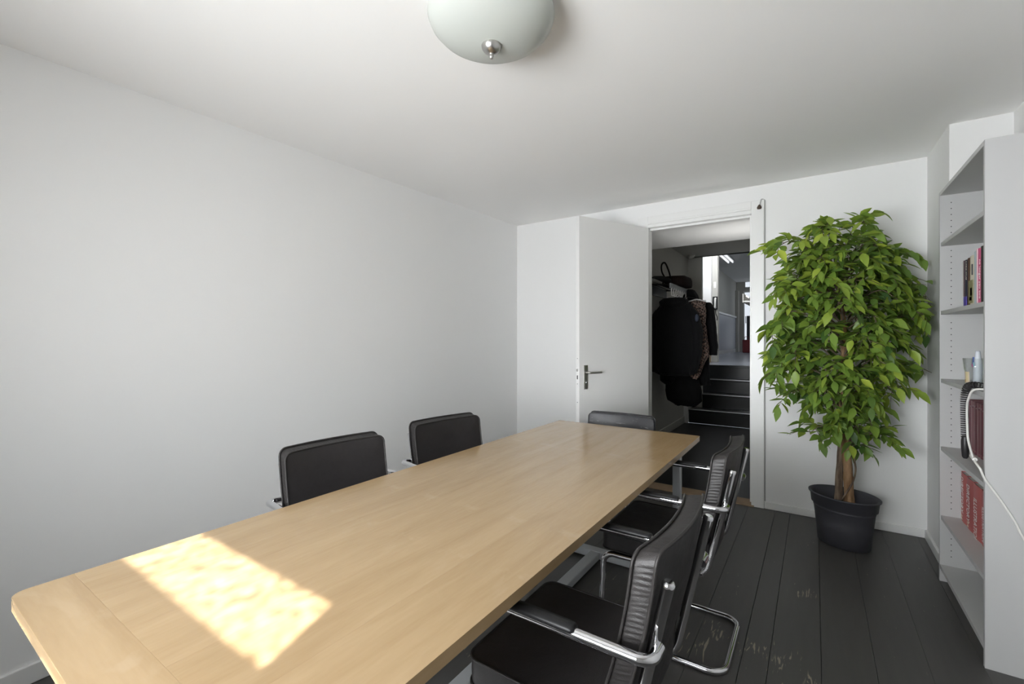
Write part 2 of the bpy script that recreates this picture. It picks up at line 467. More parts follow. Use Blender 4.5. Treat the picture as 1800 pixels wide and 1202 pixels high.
class MB:
    def __init__(self):
        self.v, self.f, self.sm = [], [], []

    def add(self, verts, faces, smooth=False):
        o = len(self.v)
        self.v += [tuple(x) for x in verts]
        for f in faces:
            self.f.append([o + i for i in f]); self.sm.append(smooth)
        return self

    def box(self, x0, x1, y0, y1, z0, z1):
        v = [(x0, y0, z0), (x1, y0, z0), (x1, y1, z0), (x0, y1, z0), (x0, y0, z1), (x1, y0, z1), (x1, y1, z1), (x0, y1, z1)]
        return self.add(v, [(0, 3, 2, 1), (4, 5, 6, 7), (0, 1, 5, 4), (1, 2, 6, 5), (2, 3, 7, 6), (3, 0, 4, 7)])

    def prism(self, pts, z0, z1):
        """vertical prism over a plan polygon; z may be a function of (x, y)"""
        n = len(pts)
        f0 = z0 if callable(z0) else (lambda x, y: z0)
        f1 = z1 if callable(z1) else (lambda x, y: z1)
        v = [(x, y, f0(x, y)) for x, y in pts] + [(x, y, f1(x, y)) for x, y in pts]
        return self.add(v, [tuple(range(n))[::-1], tuple(range(n, 2 * n))] + [(i, (i + 1) % n, n + (i + 1) % n, n + i) for i in range(n)])

    def tube(self, pts, r, n=12, closed=False, caps=True):
        pts = [Vector(p) for p in pts]
        m = len(pts)
        rr = r if isinstance(r, (list, tuple)) else [r] * m
        tang = []
        for i in range(m):
            if closed:
                t = pts[(i + 1) % m] - pts[i - 1]
            else:
                t = pts[min(i + 1, m - 1)] - pts[max(i - 1, 0)]
            tang.append(t.normalized() if t.length > 1e-9 else Vector((0, 0, 1)))
        up = Vector((0, 0, 1)) if abs(tang[0].z) < 0.9 else Vector((1, 0, 0))
        nrm = (up - tang[0] * up.dot(tang[0])).normalized()
        V, F = [], []
        for i in range(m):
            if i:
                q = tang[i - 1].rotation_difference(tang[i])
                nrm = q @ nrm
                nrm = (nrm - tang[i] * nrm.dot(tang[i])).normalized()
            bn = tang[i].cross(nrm)
            for k in range(n):
                a = 2 * pi * k / n
                V.append(pts[i] + nrm * (rr[i] * cos(a)) + bn * (rr[i] * sin(a)))
        for i in range(m if closed else m - 1):
            j = (i + 1) % m
            for k in range(n):
                F.append((i * n + k, i * n + (k + 1) % n, j * n + (k + 1) % n, j * n + k))
        self.add(V, F, True)
        if caps and not closed:
            self.add([V[k] for k in range(n)], [tuple(range(n))[::-1]])
            self.add([V[(m - 1) * n + k] for k in range(n)], [tuple(range(n))])
        return self

    def lathe(self, prof, n=32, c=(0, 0, 0), sx=1.0, sy=1.0, rot=0.0, cap0=False, cap1=False):
        V, F = [], []
        for (r, z) in prof:
            for k in range(n):
                a = 2 * pi * k / n
                x, y = r * cos(a) * sx, r * sin(a) * sy
                V.append((c[0] + x * cos(rot) - y * sin(rot), c[1] + x * sin(rot) + y * cos(rot), c[2] + z))
        for i in range(len(prof) - 1):
            for k in range(n):
                F.append((i * n + k, i * n + (k + 1) % n, (i + 1) * n + (k + 1) % n, (i + 1) * n + k))
        if cap0:
            F.append(tuple(range(n))[::-1])
        if cap1:
            F.append(tuple(range((len(prof) - 1) * n, len(prof) * n)))
        return self.add(V, F, True)

    def build(self, name, mat, parent=None, bevel=0.0, origin=None, segs=2, recalc=False, subsurf=0):
        o0 = Vector(origin) if origin is not None else Vector((0, 0, 0))
        me = bpy.data.meshes.new(name)
        me.from_pydata([tuple(Vector(v) - o0) for v in self.v], [], self.f)
        me.polygons.foreach_set('use_smooth', self.sm)
        me.update()
        if recalc:
            bm = bmesh.new(); bm.from_mesh(me)
            bmesh.ops.remove_doubles(bm, verts=bm.verts, dist=1e-6)
            bmesh.ops.recalc_face_normals(bm, faces=bm.faces)
            bm.to_mesh(me); bm.free()
        me.materials.append(MATS[mat])
        o = bpy.data.objects.new(name, me)
        C.objects.link(o)
        o.location = o0
        if parent is not None:
            o.parent = parent
        if bevel > 0:
            b = o.modifiers.new('bevel', 'BEVEL'); b.width = bevel; b.segments = segs; b.limit_method = 'ANGLE'; b.angle_limit = radians(40)
        if subsurf:
            s = o.modifiers.new('subsurf', 'SUBSURF'); s.levels = subsurf; s.render_levels = subsurf
        return o


def fillet(pts, rad, segs=6):
    """round the corners of a 3-D polyline"""
    P = [Vector(p) for p in pts]
    R = rad if isinstance(rad, (list, tuple)) else [rad] * len(P)
    out = [P[0]]
    for i in range(1, len(P) - 1):
        a, b, c = P[i - 1], P[i], P[i + 1]
        d1, d2 = (a - b).normalized(), (c - b).normalized()
        ang = d1.angle(d2)
        if ang > radians(178):
            out.append(b); continue
        t = min(R[i] / math.tan(ang / 2), (a - b).length * 0.49, (c - b).length * 0.49)
        p1, p2 = b + d1 * t, b + d2 * t
        r = t * math.tan(ang / 2)
        cen = b + (d1 + d2).normalized() * (r / sin(ang / 2))
        v1, v2 = p1 - cen, p2 - cen
        q = v1.rotation_difference(v2)
        ax, an = q.to_axis_angle()
        for k in range(segs + 1):
            out.append(cen + Quaternion(ax, an * k / segs) @ v1)
    out.append(P[-1])
    return out


def spline(pts, n=8):
    """Catmull-Rom through points"""
    P = [Vector(p) for p in pts]
    P = [P[0] * 2 - P[1]] + P + [P[-1] * 2 - P[-2]]
    out = []
    for i in range(1, len(P) - 2):
        for k in range(n):
            t = k / n
            a, b, c, d = P[i - 1], P[i], P[i + 1], P[i + 2]
            out.append(0.5 * ((2 * b) + (c - a) * t + (2 * a - 5 * b + 4 * c - d) * t * t + (3 * b - 3 * c + d - a) * t ** 3))
    out.append(P[-2])
    return out


def empty(name, loc, rz=0.0):
    o = bpy.data.objects.new(name, None)
    C.objects.link(o)
    o.location = loc
    o.rotation_euler = (0, 0, rz)
    o.empty_display_size = 0.1
    return o


def tag(o, label=None, cat=None, group=None, kind=None):
    if label: o['label'] = label
    if cat: o['category'] = cat
    if group: o['group'] = group
    if kind: o['kind'] = kind
    return o


def copy_tree(o, parent=None):
    c = o.copy()
    C.objects.link(c)
    if parent is not None:
        c.parent = parent
    for ch in list(o.children):
        copy_tree(ch, c)
    return c


def struct(o, label=None):
    o['kind'] = 'structure'
    if label: o['label'] = label
    return o


def text_obj(name, body, size, mat, parent, matrix, extrude=0.0003, squash=1.0):
    cu = bpy.data.curves.new(name, 'FONT')
    cu.body = body
    cu.size = size
    cu.extrude = extrude
    cu.align_x = 'LEFT'; cu.align_y = 'CENTER'
    cu.resolution_u = 2
    cu.materials.append(MATS[mat])
    tmp = bpy.data.objects.new(name + '_curve', cu)
    me = bpy.data.meshes.new_from_object(tmp)
    bpy.data.objects.remove(tmp)
    o = bpy.data.objects.new(name, me)
    C.objects.link(o)
    o.parent = parent
    o.matrix_local = matrix @ Matrix.Diagonal((squash, 1, 1, 1))
    return o


# ------------------------------------------------------------------ the room
YB = 3.95                     # back wall
XR = 0.85                     # wall behind the bookcase
YF = -0.80                    # window wall behind the photographer


def zc(x, y):
    return 2.49 + 0.031 * (y - 3.95)


def xl(y):
    return -2.60 + (3.95 - y) * 0.038


# floor with planks
fl = struct(MB().box(-2.8, 1.0, -0.95, 4.0, -0.10, -0.024).build('floor', 'hole_dark'), 'dark grey painted board floor')
edges = [-0.25]
rnd = random.Random(4)
while edges[0] > -2.72:
    edges.insert(0, edges[0] - rnd.choice((0.175, 0.18, 0.17, 0.185)))
for w in (0.095, 0.175, 0.18, 0.175, 0.18, 0.175, 0.18):
    edges.append(edges[-1] + w)
edges[-1] = min(edges[-1], 0.95)
for a, b in zip(edges[:-1], edges[1:]):
    dz = rnd.uniform(-0.0012, 0.0)
    gp = 0.0008 if a < 0.1 else 0.0003
    MB().box(a + gp, b - gp, -0.85, 3.95, -0.024, dz if a < 0.1 else 0.0).build('plank', 'floor_paint', fl, bevel=0.0012 if a < 0.1 else 0.0006)

# ceiling
struct(MB().prism([(-2.75, -0.95), (1.0, -0.95), (1.0, 4.02), (-2.75, 4.02)], zc, lambda x, y: zc(x, y) + 0.1).build('ceiling', 'ceiling_paint'), 'white plaster ceiling')

# left wall (slightly out of square)
struct(MB().prism([(xl(-0.95), -0.95), (xl(4.07), 4.07), (xl(4.07) - 0.12, 4.07), (xl(-0.95) - 0.12, -0.95)], -0.02, 2.62).build('wall_left', 'wall_paint'), 'long plain white plastered wall')
# back wall with the door opening
DX0, DX1, DZ = -1.215, -0.412, 2.275
wb = MB().box(-2.62, DX0 - 0.02, YB, YB + 0.12, -0.02, 2.62)
wb.box(DX1 + 0.02, 0.62, YB, YB + 0.12, -0.02, 2.62)
wb.box(DX0 - 0.02, DX1 + 0.02, YB, YB + 0.12, DZ + 0.02, 2.62)
struct(wb.build('wall_back', 'wall_paint'), 'white wall with the doorway')
# chimney-breast corner: boxed duct beside the bookcase
struct(MB().box(0.607, 1.0, 3.37, 4.07, -0.02, 2.62).build('wall_corner', 'wall_paint', bevel=0.004), 'white boxed-in corner of the wall')
struct(MB().box(XR, XR + 0.12, -0.95, 3.40, -0.02, 2.62).build('wall_right', 'wall_paint'), 'white wall behind the bookcase')
# window wall behind the photographer
WX0, WX1, WZ0, WZ1 = -1.60, -0.296, 0.85, 2.153
wf = MB().box(-2.75, WX0, YF - 0.10, YF, -0.02, 2.62).box(WX1, 1.0, YF - 0.10, YF, -0.02, 2.62)
wf.box(WX0, WX1, YF - 0.10, YF, WZ1, 2.62).box(WX0, WX1, YF - 0.10, YF, -0.02, WZ0)
struct(wf.build('wall_front', 'wall_paint'), 'white window wall')
win = struct(MB().box(WX0 - 0.05, WX0 + 0.0, YF - 0.08, YF + 0.015, WZ0 - 0.05, WZ1 + 0.05)
             .box(WX1, WX1 + 0.05, YF - 0.08, YF + 0.015, WZ0 - 0.05, WZ1 + 0.05)
             .box(WX0, WX1, YF - 0.08, YF + 0.015, WZ1, WZ1 + 0.05)
             .box(WX0, WX1, YF - 0.08, YF + 0.015, WZ0 - 0.05, WZ0)
             .build('window_1', 'window_frame_paint', bevel=0.003), 'white painted window frame')
MB().box(WX0, WX1, YF - 0.06, YF - 0.0, 1.734, 1.893).build('transom', 'window_frame_paint', win, bevel=0.003)
MB().box(-0.865, -0.805, YF - 0.06, YF - 0.0, WZ0, 1.734).build('mullion', 'window_frame_paint', win, bevel=0.003)
MB().box(WX0 - 0.08, WX1 + 0.08, YF - 0.0, YF + 0.12, WZ0 - 0.04, WZ0 - 0.01).build('window_sill', 'window_frame_paint', win, bevel=0.004)
for (a, b, z0, z1, mt) in ((WX0, -0.865, WZ0, 1.734, 'window_glass'), (-0.805, WX1, WZ0, 1.734, 'window_glass'), (WX0, WX1, 1.893, WZ1, 'figured_glass')):
    MB().add([(a, YF - 0.03, z0), (b, YF - 0.03, z0), (b, YF - 0.03, z1), (a, YF - 0.03, z1)], [(0, 1, 2, 3)]).build('pane', mt, win)

# baseboards
struct(MB().prism([(xl(-0.8), -0.8), (xl(-0.8) + 0.016, -0.8), (xl(3.95) + 0.016, 3.938), (xl(3.95), 3.938)], 0.001, 0.072).build('baseboard_left', 'trim_paint', bevel=0.003), 'white baseboard along the plain wall')
struct(MB().box(-0.322, 0.607, YB - 0.013, YB, 0.001, 0.055).build('baseboard_back', 'trim_paint', bevel=0.004), 'white chipped baseboard behind the plant')
struct(MB().box(-2.585, -1.305, YB - 0.013, YB, 0.001, 0.055).build('baseboard_back.001', 'trim_paint', bevel=0.004), 'white baseboard behind the open door')
struct(MB().box(0.592, 0.607, 3.37, YB - 0.013, 0.001, 0.06).build('baseboard_right', 'trim_paint', bevel=0.004), 'white baseboard of the boxed-in corner')

# door frame
tr = struct(MB().box(DX1, -0.324, YB - 0.016, YB + 0.10, 0.001, 2.372).build('trim_1', 'trim_paint', bevel=0.003), 'white door frame')
MB().box(DX0 - 0.09, DX0, YB - 0.016, YB + 0.10, 0.001, 2.372).build('frame_post', 'trim_paint', tr, bevel=0.003)
MB().box(DX0, DX1, YB - 0.016, YB + 0.10, DZ, 2.372).build('frame_head', 'trim_paint', tr, bevel=0.003)
MB().box(DX1 - 0.014, DX1, YB + 0.03, YB + 0.10, 0.02, DZ).build('door_stop', 'trim_paint', tr, bevel=0.002)
MB().box(DX0, DX1 - 0.014, YB + 0.03, YB + 0.10, DZ - 0.018, DZ).build('door_stop', 'trim_paint', tr, bevel=0.002)
MB().box(DX0, DX1, YB - 0.024, YB - 0.012, DZ + 0.028, DZ + 0.046).build('head_bead', 'trim_paint', tr, bevel=0.003)
MB().box(DX1 - 0.002, DX1 + 0.001, YB + 0.004, YB + 0.022, 1.03, 1.13).build('strike_plate', 'steel', tr)
struct(MB().box(DX0 - 0.02, DX1 + 0.02, YB - 0.02, YB + 0.13, -0.03, 0.012).build('trim_2', 'threshold_wood', bevel=0.004), 'worn wooden threshold in the doorway')

# open door
hx, hy = -1.205, YB - 0.03
ex, ey = -1.531, 3.21
dl = sqrt((ex - hx) ** 2 + (ey - hy) ** 2)
door = struct(empty('door_1', (hx, hy, 0), math.atan2(ey - hy, ex - hx)), 'plain white door standing open')
# local x runs from the hinge to the free edge; the face turned to the room is +y
MB().box(0, dl, -0.040, 0.0, 0.012, 2.268).build('door_leaf', 'door_paint', door, bevel=0.002)
MB().box(dl - 0.001, dl + 0.0012, -0.034, -0.006, 0.93, 1.16).build('lock_forend', 'door_paint', door)
MB().box(dl + 0.0005, dl + 0.008, -0.026, -0.012, 1.045, 1.067).build('latch', 'steel', door, bevel=0.002)
MB().box(dl + 0.0005, dl + 0.0022, -0.025, -0.014, 0.985, 1.015).build('bolt', 'dark_metal', door)
for zz in (1.145, 0.945, 0.80):
    MB().box(dl + 0.0005, dl + 0.0018, -0.023, -0.017, zz, zz + 0.006).build('screw', 'dark_metal', door)
MB().box(dl - 0.085, dl - 0.045, 0.0, 0.007, 0.905, 1.095).build('handle_plate', 'steel', door, bevel=0.003)
hb = MB().tube(fillet([(dl - 0.065, 0.004, 1.037), (dl - 0.065, 0.046, 1.037), (dl - 0.190, 0.048, 1.037)], 0.014), 0.009, 12)
hb.build('door_handle', 'steel', door)
MB().lathe([(0.0, 0.0), (0.008, 0.0), (0.008, 0.008), (0.0, 0.008)], 14, (0, 0, 0)).build('keyhole_button', 'chrome', door).matrix_local = Matrix.Translation((dl - 0.065, 0.007, 0.958)) @ Matrix.Rotation(-pi / 2, 4, 'X')
for zz in (0.25, 1.15, 2.02):
    MB().tube([(-0.004, -0.012, zz), (-0.004, -0.012, zz + 0.09)], 0.006, 10).build('hinge', 'door_paint', door)

# wire stapled along the door frame with a little brown cap
wire = tag(empty('frame_cable', (-0.3195, YB - 0.006, 0.06)), 'thin grey wire clipped up the outer edge of the white door frame', 'cable')
MB().tube(fillet([(0, 0, 0), (0, 0, 2.305), (-0.022, -0.012, 2.318), (-0.034, -0.020, 2.27)], 0.008), 0.0042, 8).build('wire', 'grey_cable', wire)
MB().lathe([(0.0, 0.0), (0.014, 0.002), (0.017, 0.012), (0.012, 0.024), (0.005, 0.034), (0.0, 0.035)], 16, (-0.036, -0.022, 2.238)).build('end_cap', 'brown_cap', wire)

# ------------------------------------------------------------------ hallway, stairs and corridor beyond the door
struct(MB().box(-1.85, -0.25, YB + 0.13, 7.35, -0.10, 0.0).build('floor.001', 'black_hall_floor'), 'black painted hallway floor')
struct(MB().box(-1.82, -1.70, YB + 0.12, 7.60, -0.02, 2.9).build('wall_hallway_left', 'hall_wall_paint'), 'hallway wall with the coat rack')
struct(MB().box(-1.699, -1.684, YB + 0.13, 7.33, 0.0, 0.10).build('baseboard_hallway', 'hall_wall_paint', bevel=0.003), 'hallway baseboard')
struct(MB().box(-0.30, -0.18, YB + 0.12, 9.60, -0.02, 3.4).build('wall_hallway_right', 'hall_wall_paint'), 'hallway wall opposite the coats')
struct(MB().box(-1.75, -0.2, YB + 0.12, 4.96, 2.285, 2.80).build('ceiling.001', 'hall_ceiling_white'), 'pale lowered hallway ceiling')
struct(MB().box(-1.75, -0.2, 4.90, 7.60, 2.60, 2.85).build('ceiling.002', 'hall_wall_paint'), 'hallway ceiling before the stairs, shade painted into its grey')  # grey wall paint puts shade into the colour of an unlit white ceiling
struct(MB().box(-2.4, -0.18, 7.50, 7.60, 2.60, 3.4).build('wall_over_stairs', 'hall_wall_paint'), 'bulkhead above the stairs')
struct(MB().box(-1.75, -1.492, 7.60, 7.68, -0.02, 2.9).build('wall_pier', 'hall_wall_paint'), 'grey pier beside the stairs')
struct(MB().box(-1.70, -1.635, 7.30, 7.60, 0.0, 0.27).build('trim_3', 'trim_paint', bevel=0.004), 'white post at the foot of the stairs')

st = struct(empty('stairs', (-0.9, 7.35, 0)), 'black painted stairs with metal nosings')
for i, (y0, z1, x0) in enumerate(((7.35, 0.215, -1.632), (7.65, 0.43, -1.70), (7.95, 0.645, -1.87), (8.25, 0.86, -1.87))):
    z0 = (0.0, 0.215, 0.43, 0.645)[i]
    s = MB().box(x0, -0.30, y0, y0 + (0.30 if i < 3 else 0.12), 0.0, z1 - 0.03).build('riser', 'black_paint_step', None, bevel=0.004)
    s.parent = st; s.matrix_parent_inverse = Matrix.Translation(-Vector(st.location))
    s = MB().box(x0, -0.30, y0 - 0.025, y0 + (0.30 if i < 3 else 0.12), z1 - 0.03, z1).build('tread', 'black_paint_step' , None, bevel=0.006)
    s.parent = st; s.matrix_parent_inverse = Matrix.Translation(-Vector(st.location))
    s = MB().box(x0, -0.30, y0 - 0.029, y0 - 0.012, z1 - 0.008, z1 + 0.003).build('nosing', 'nosing_metal' if i < 3 else 'black_paint_step', None, bevel=0.002)
    s.parent = st; s.matrix_parent_inverse = Matrix.Translation(-Vector(st.location))

struct(MB().box(-2.42, 0.0, 8.37, 17.8, 0.70, 0.858).build('floor.002', 'corridor_floor_paint'), 'blue grey corridor floor above the stairs')
struct(MB().box(-2.3, -1.64, 9.30, 9.42, 0.86, 3.4).build('wall_landing', 'wall_paint'), 'bright white wall strip at the head of the stairs')
struct(MB().box(-1.64, -1.537, 9.27, 9.42, 0.86, 3.4).build('trim_5', 'hall_wall_paint', bevel=0.004), 'grey door post at the head of the stairs')
struct(MB().box(-2.0, -1.88, 7.75, 9.30, 0.0, 3.4).build('wall_landing_side', 'wall_paint'), 'white landing wall behind the pier')
cw = struct(MB().box(-2.42, -2.30, 9.42, 17.8, 0.86, 3.4).build('wall_corridor', 'hall_wall_paint'), 'grey corridor wall')
MB().box(-2.30, -2.292, 9.42, 17.3, 0.96, 2.03).build('dado_panel', 'corridor_dado_paint', cw)
MB().box(-2.30, -2.26, 12.8, 17.3, 2.03, 2.09).build('dado_rail', 'trim_paint', cw, bevel=0.006)
MB().box(-2.30, -2.285, 9.42, 17.3, 0.86, 0.97).build('skirting', 'trim_paint', cw)
MB().box(-2.30, -2.20, 17.30, 17.42, 0.86, 2.98).build('door_post', 'hall_wall_paint', cw)
struct(MB().box(-0.45, -0.33, 9.60, 17.8, 0.86, 3.4).build('wall_corridor_right', 'hall_wall_paint'), 'far corridor wall')
struct(MB().box(-0.45, -0.18, 9.50, 9.62, 0.86, 3.4).build('wall_corridor_return', 'hall_wall_paint'), 'corridor return wall')
struct(MB().box(-2.42, -0.18, 7.50, 17.8, 3.30, 3.42).build('ceiling.003', 'hall_ceiling_white'), 'corridor ceiling')
we = struct(MB().box(-2.42, -2.08, 17.6, 17.72, 0.86, 3.4).box(-1.12, -0.3, 17.6, 17.72, 0.86, 3.4).box(-2.08, -1.12, 17.6, 17.72, 3.30, 3.4)
            .box(-2.08, -1.12, 17.6, 17.72, 2.98, 3.08).build('wall_corridor_end', 'hall_wall_paint'), 'corridor end wall')
wt = struct(MB().box(-2.08, -1.12, 17.62, 17.70, 3.08, 3.12).box(-2.08, -2.03, 17.62, 17.70, 3.08, 3.30).build('window_2', 'hall_wall_paint'), 'transom window over the far door')
MB().box(-2.03, -1.12, 17.66, 17.67, 3.12, 3.30).build('pane', 'bright_pane', wt)
d2 = struct(MB().box(-2.08, -2.05, 17.60, 17.68, 0.86, 2.98).box(-1.15, -1.12, 17.6, 17.68, 0.86, 2.98).box(-2.05, -1.15, 17.6, 17.68, 2.93, 2.98)
            .box(-2.05, -1.15, 17.6, 17.68, 0.86, 0.95).build('door_2', 'trim_paint'), 'pale far door of the corridor')
MB().box(-2.05, -1.15, 17.63, 17.64, 0.95, 2.93).build('pane', 'bright_pane', d2)
MB().box(-2.02, -2.0, 17.59, 17.63, 1.85, 2.10).build('door_handle', 'dark_metal', d2)
MB().box(-2.08, -1.12, 17.595, 17.605, 3.31, 3.34).build('head_trim', 'trim_paint', d2)

o = empty('cabinet', (-1.72, 17.1, 0.86))
tag(o, 'dark cabinet far down the corridor before the pale glazed door', 'cabinet')
MB().box(-0.18, 0.32, -0.25, 0.2, 0.0, 1.22).build('body', 'dark_cabinet', o, bevel=0.01)
MB().box(-0.17, 0.31, -0.262, -0.25, 0.03, 0.60).build('door', 'dark_cabinet', o, bevel=0.004)
MB().box(-0.17, 0.31, -0.262, -0.25, 0.63, 1.19).build('door', 'dark_cabinet', o, bevel=0.004)
MB().box(0.02, 0.12, -0.275, -0.262, 0.95, 0.965).build('handle', 'steel', o)
o = empty('shopping_bag', (-1.90, 16.55, 0.86))
tag(o, 'dark red bag on the corridor floor in front of the dark cabinet', 'bag')
MB().prism([(-0.08, -0.1), (0.14, -0.1), (0.14, 0.1), (-0.08, 0.1)], 0.0, 0.42).build('bag_body', 'red_cloth', o, bevel=0.02)
MB().tube(fillet([(-0.04, 0, 0.41), (-0.02, 0, 0.52), (0.08, 0, 0.52), (0.10, 0, 0.41)], 0.03), 0.008, 8).build('handle', 'red_cloth', o)

o = empty('tube_light', (-1.78, 11.8, 3.30))
tag(o, 'twin fluorescent tube light on the corridor ceiling', 'ceiling light')
MB().box(-0.09, 0.09, -0.8, 0.8, -0.035, 0.0).build('housing', 'trim_paint', o, bevel=0.006)
for sx in (-0.05, 0.05):
    MB().tube([(sx, -0.75, -0.055), (sx, 0.75, -0.055)], 0.019, 12).build('tube', 'tube_lamp', o)
o = empty('emergency_lamp', (-1.60, 7.35, 2.60))
tag(o, 'small round ceiling fitting on the dark ceiling above the coats', 'ceiling light')
MB().lathe([(0.0, 0.0), (0.05, 0.0), (0.05, -0.02), (0.035, -0.045), (0.0, -0.055)], 20).build('dome', 'hall_wall_paint', o)
MB().lathe([(0.05, 0.0), (0.058, 0.0), (0.058, -0.014), (0.05, -0.014)], 20).build('ring', 'steel', o)

o = empty('intercom_phone', (-1.575, 9.27, 1.985))
tag(o, 'black intercom handset on the grey post beyond the stairs', 'intercom')
MB().box(-0.045, 0.04, -0.03, 0.0, -0.125, 0.125).build('body', 'black_plastic', o, bevel=0.006)
MB().tube(fillet([(0.005, -0.035, -0.09), (0.005, -0.062, -0.08), (0.005, -0.062, 0.08), (0.005, -0.035, 0.09)], 0.02), 0.017, 10).build('handset', 'white_plastic', o)
MB().tube(spline([(0.0, -0.02, -0.12), (0.01, -0.035, -0.2), (0.035, -0.03, -0.27), (0.03, -0.02, -0.33)]), 0.008, 8).build('cord', 'black_plastic', o)
o = empty('light_switch', (-1.585, 9.27, 2.33))
tag(o, 'small white switch above the black intercom handset', 'switch')
MB().box(-0.022, 0.022, -0.012, 0.0, -0.06, 0.06).build('plate', 'white_plastic', o, bevel=0.004)
MB().box(-0.012, 0.012, -0.018, -0.012, -0.025, 0.025).build('rocker', 'white_plastic', o, bevel=0.002)
o = empty('cardboard_box', (-1.70, 9.08, 0.86))
tag(o, 'small tan cardboard box on the landing beside the grey post', 'box')
MB().box(-0.10, 0.065, -0.12, 0.10, 0.0, 0.16).build('carton', 'tan_card', o, bevel=0.003)
MB().box(-0.10, 0.065, -0.12, 0.0, 0.161, 0.164).build('flap', 'tan_card', o)

o = empty('added_wall_lamp', (-0.30, 4.50, 1.66))  # made-up fixture out of view, added to carry the doorway light
tag(o, 'small white up-light added out of view on the hallway wall to brighten its ceiling', 'wall lamp')
MB().box(-0.012, 0.0, -0.05, 0.05, -0.09, 0.06).build('back_plate', 'trim_paint', o, bevel=0.003)
MB().prism([(-0.20, -0.26), (-0.012, -0.26), (-0.012, 0.26), (-0.20, 0.26)], -0.05, -0.035).box(-0.21, -0.20, -0.26, 0.26, -0.05, 0.025).build('trough', 'trim_paint', o, bevel=0.003)

# coat rack with hat shelf
o = rack = empty('coat_rack', (-1.70, 5.82, 1.91))
tag(o, 'grey metal hat and coat rack with a row of hooks on the hallway wall', 'coat rack')
MB().box(0.0, 0.02, -0.45, 0.45, -0.06, 0.06).build('wall_rail', 'dark_metal', o, bevel=0.003)
for yy in (-0.42, 0.42):
    MB().tube(fillet([(0.01, yy, 0.05), (0.28, yy, 0.03), (0.30, yy, 0.0)], 0.02), 0.010, 10).build('bracket', 'dark_metal', o)
for xx in (0.08, 0.15, 0.22):
    MB().tube([(xx, -0.45, 0.045), (xx, 0.45, 0.045)], 0.007, 8).build('shelf_rod', 'dark_metal', o)
MB().box(0.29, 0.31, -0.45, 0.45, -0.015, 0.045).build('hook_rail', 'grey_powder', o, bevel=0.004)
for k in range(9):
    yy = -0.41 + k * 0.10
    MB().tube(fillet([(0.305, yy, 0.0), (0.305, yy, -0.095), (0.335, yy, -0.105), (0.338, yy, -0.08)], 0.012, 4), 0.0075, 8).build('hook', 'white_plastic', o)

# things on the hat shelf
o = empty('brown_bag', (-1.46, 5.95, 1.966))
tag(o, 'flat dark brown felt bag with a looped handle lying on the hat rack', 'bag')
b = MB()
pts = []
for (z, s) in ((0.0, 0.97), (0.03, 1.0), (0.085, 0.99), (0.115, 0.90)):
    pts.append((s, z))
for i in range(1):
    V, F = [], []
    for (s, z) in pts:
        for k in range(24):
            a = 2 * pi * k / 24
            rx = 0.15 * s * (abs(cos(a)) ** 0.5) * (1 if cos(a) > 0 else -1)
            ry = 0.27 * s * (abs(sin(a)) ** 0.5) * (1 if sin(a) > 0 else -1)
            V.append((rx, ry, z + 0.012 * noise.noise((rx * 9, ry * 9, z * 9)) * (1 if z > 0 else 0)))
    n = 24
    for r in range(len(pts) - 1):
        for k in range(n):
            F.append((r * n + k, r * n + (k + 1) % n, (r + 1) * n + (k + 1) % n, (r + 1) * n + k))
    F.append(tuple(range(n))[::-1]); F.append(tuple(range(3 * n, 4 * n)))
    b.add(V, F, True)
b.build('bag_body', 'brown_felt', o)
MB().tube(spline([(-0.06, -0.255, 0.05), (-0.11, -0.30, 0.16), (-0.11, -0.32, 0.25), (-0.07, -0.32, 0.27), (-0.03, -0.30, 0.17), (-0.01, -0.26, 0.05)]), 0.010, 8).build('handle', 'black_nylon', o)

o = empty('umbrella', (-1.475, 5.30, 1.972))
tag(o, 'black folded umbrella lying along the hat rack, its thin end towards the room', 'umbrella')
MB().tube([(0.0, -0.50, 0.0), (0, -0.36, 0.0), (0, -0.30, 0.012), (0, 0.02, 0.03), (0, 0.18, 0.034), (0, 0.28, 0.03), (0, 0.33, 0.01)],
          [0.008, 0.008, 0.014, 0.034, 0.040, 0.036, 0.012], 14).build('folded_canopy', 'black_nylon', o)
MB().tube([(0.0, -0.62, 0.0), (0, -0.48, 0.0)], 0.006, 8).build('ferrule', 'dark_metal', o)


def garment(name, prof, mat, parent, seed=0, folds=7, amp=0.05, n=44, rows=4, rough=0.015):
    """closed, softly folded hanging cloth: prof rows are (z, half width along x, half depth along y, dx, dy)"""
    rows_ = []
    for i in range(len(prof) - 1):
        for k in range(rows):
            t = k / rows
            t2 = t * t * (3 - 2 * t) * 0.4 + t * 0.6
            rows_.append([a + (b_ - a) * t2 for a, b_ in zip(prof[i], prof[i + 1])])
    rows_.append(list(prof[-1]))
    V, F = [], []
    m = len(rows_)
    for j, (z, hw, hd, dx, dy) in enumerate(rows_):
        d = j / (m - 1)
        for k in range(n):
            a = 2 * pi * k / n
            ca, sa = cos(a), sin(a)
            ex_ = abs(ca) ** 0.88 * (1 if ca > 0 else -1)
            ey_ = abs(sa) ** 0.88 * (1 if sa > 0 else -1)
            fold = amp * d * sin(a * folds + seed + 1.3 * sin(a * 3 + seed) + z * 2)
            nn = rough * noise.noise((ca * 3 + seed, sa * 3, z * 7))
            V.append((dx + ex_ * hw * (1 + fold) + nn, dy + ey_ * hd * (1 + fold * 2.2) + nn, z + 0.6 * nn * d))
    for j in range(m - 1):
        for k in range(n):
            F.append((j * n + k, (j + 1) * n + k, (j + 1) * n + (k + 1) % n, j * n + (k + 1) % n))
    F.append(tuple(range(n))); F.append(tuple(range((m - 1) * n, m * n))[::-1])
    return MB().add(V, F, True).build(name, mat, parent)


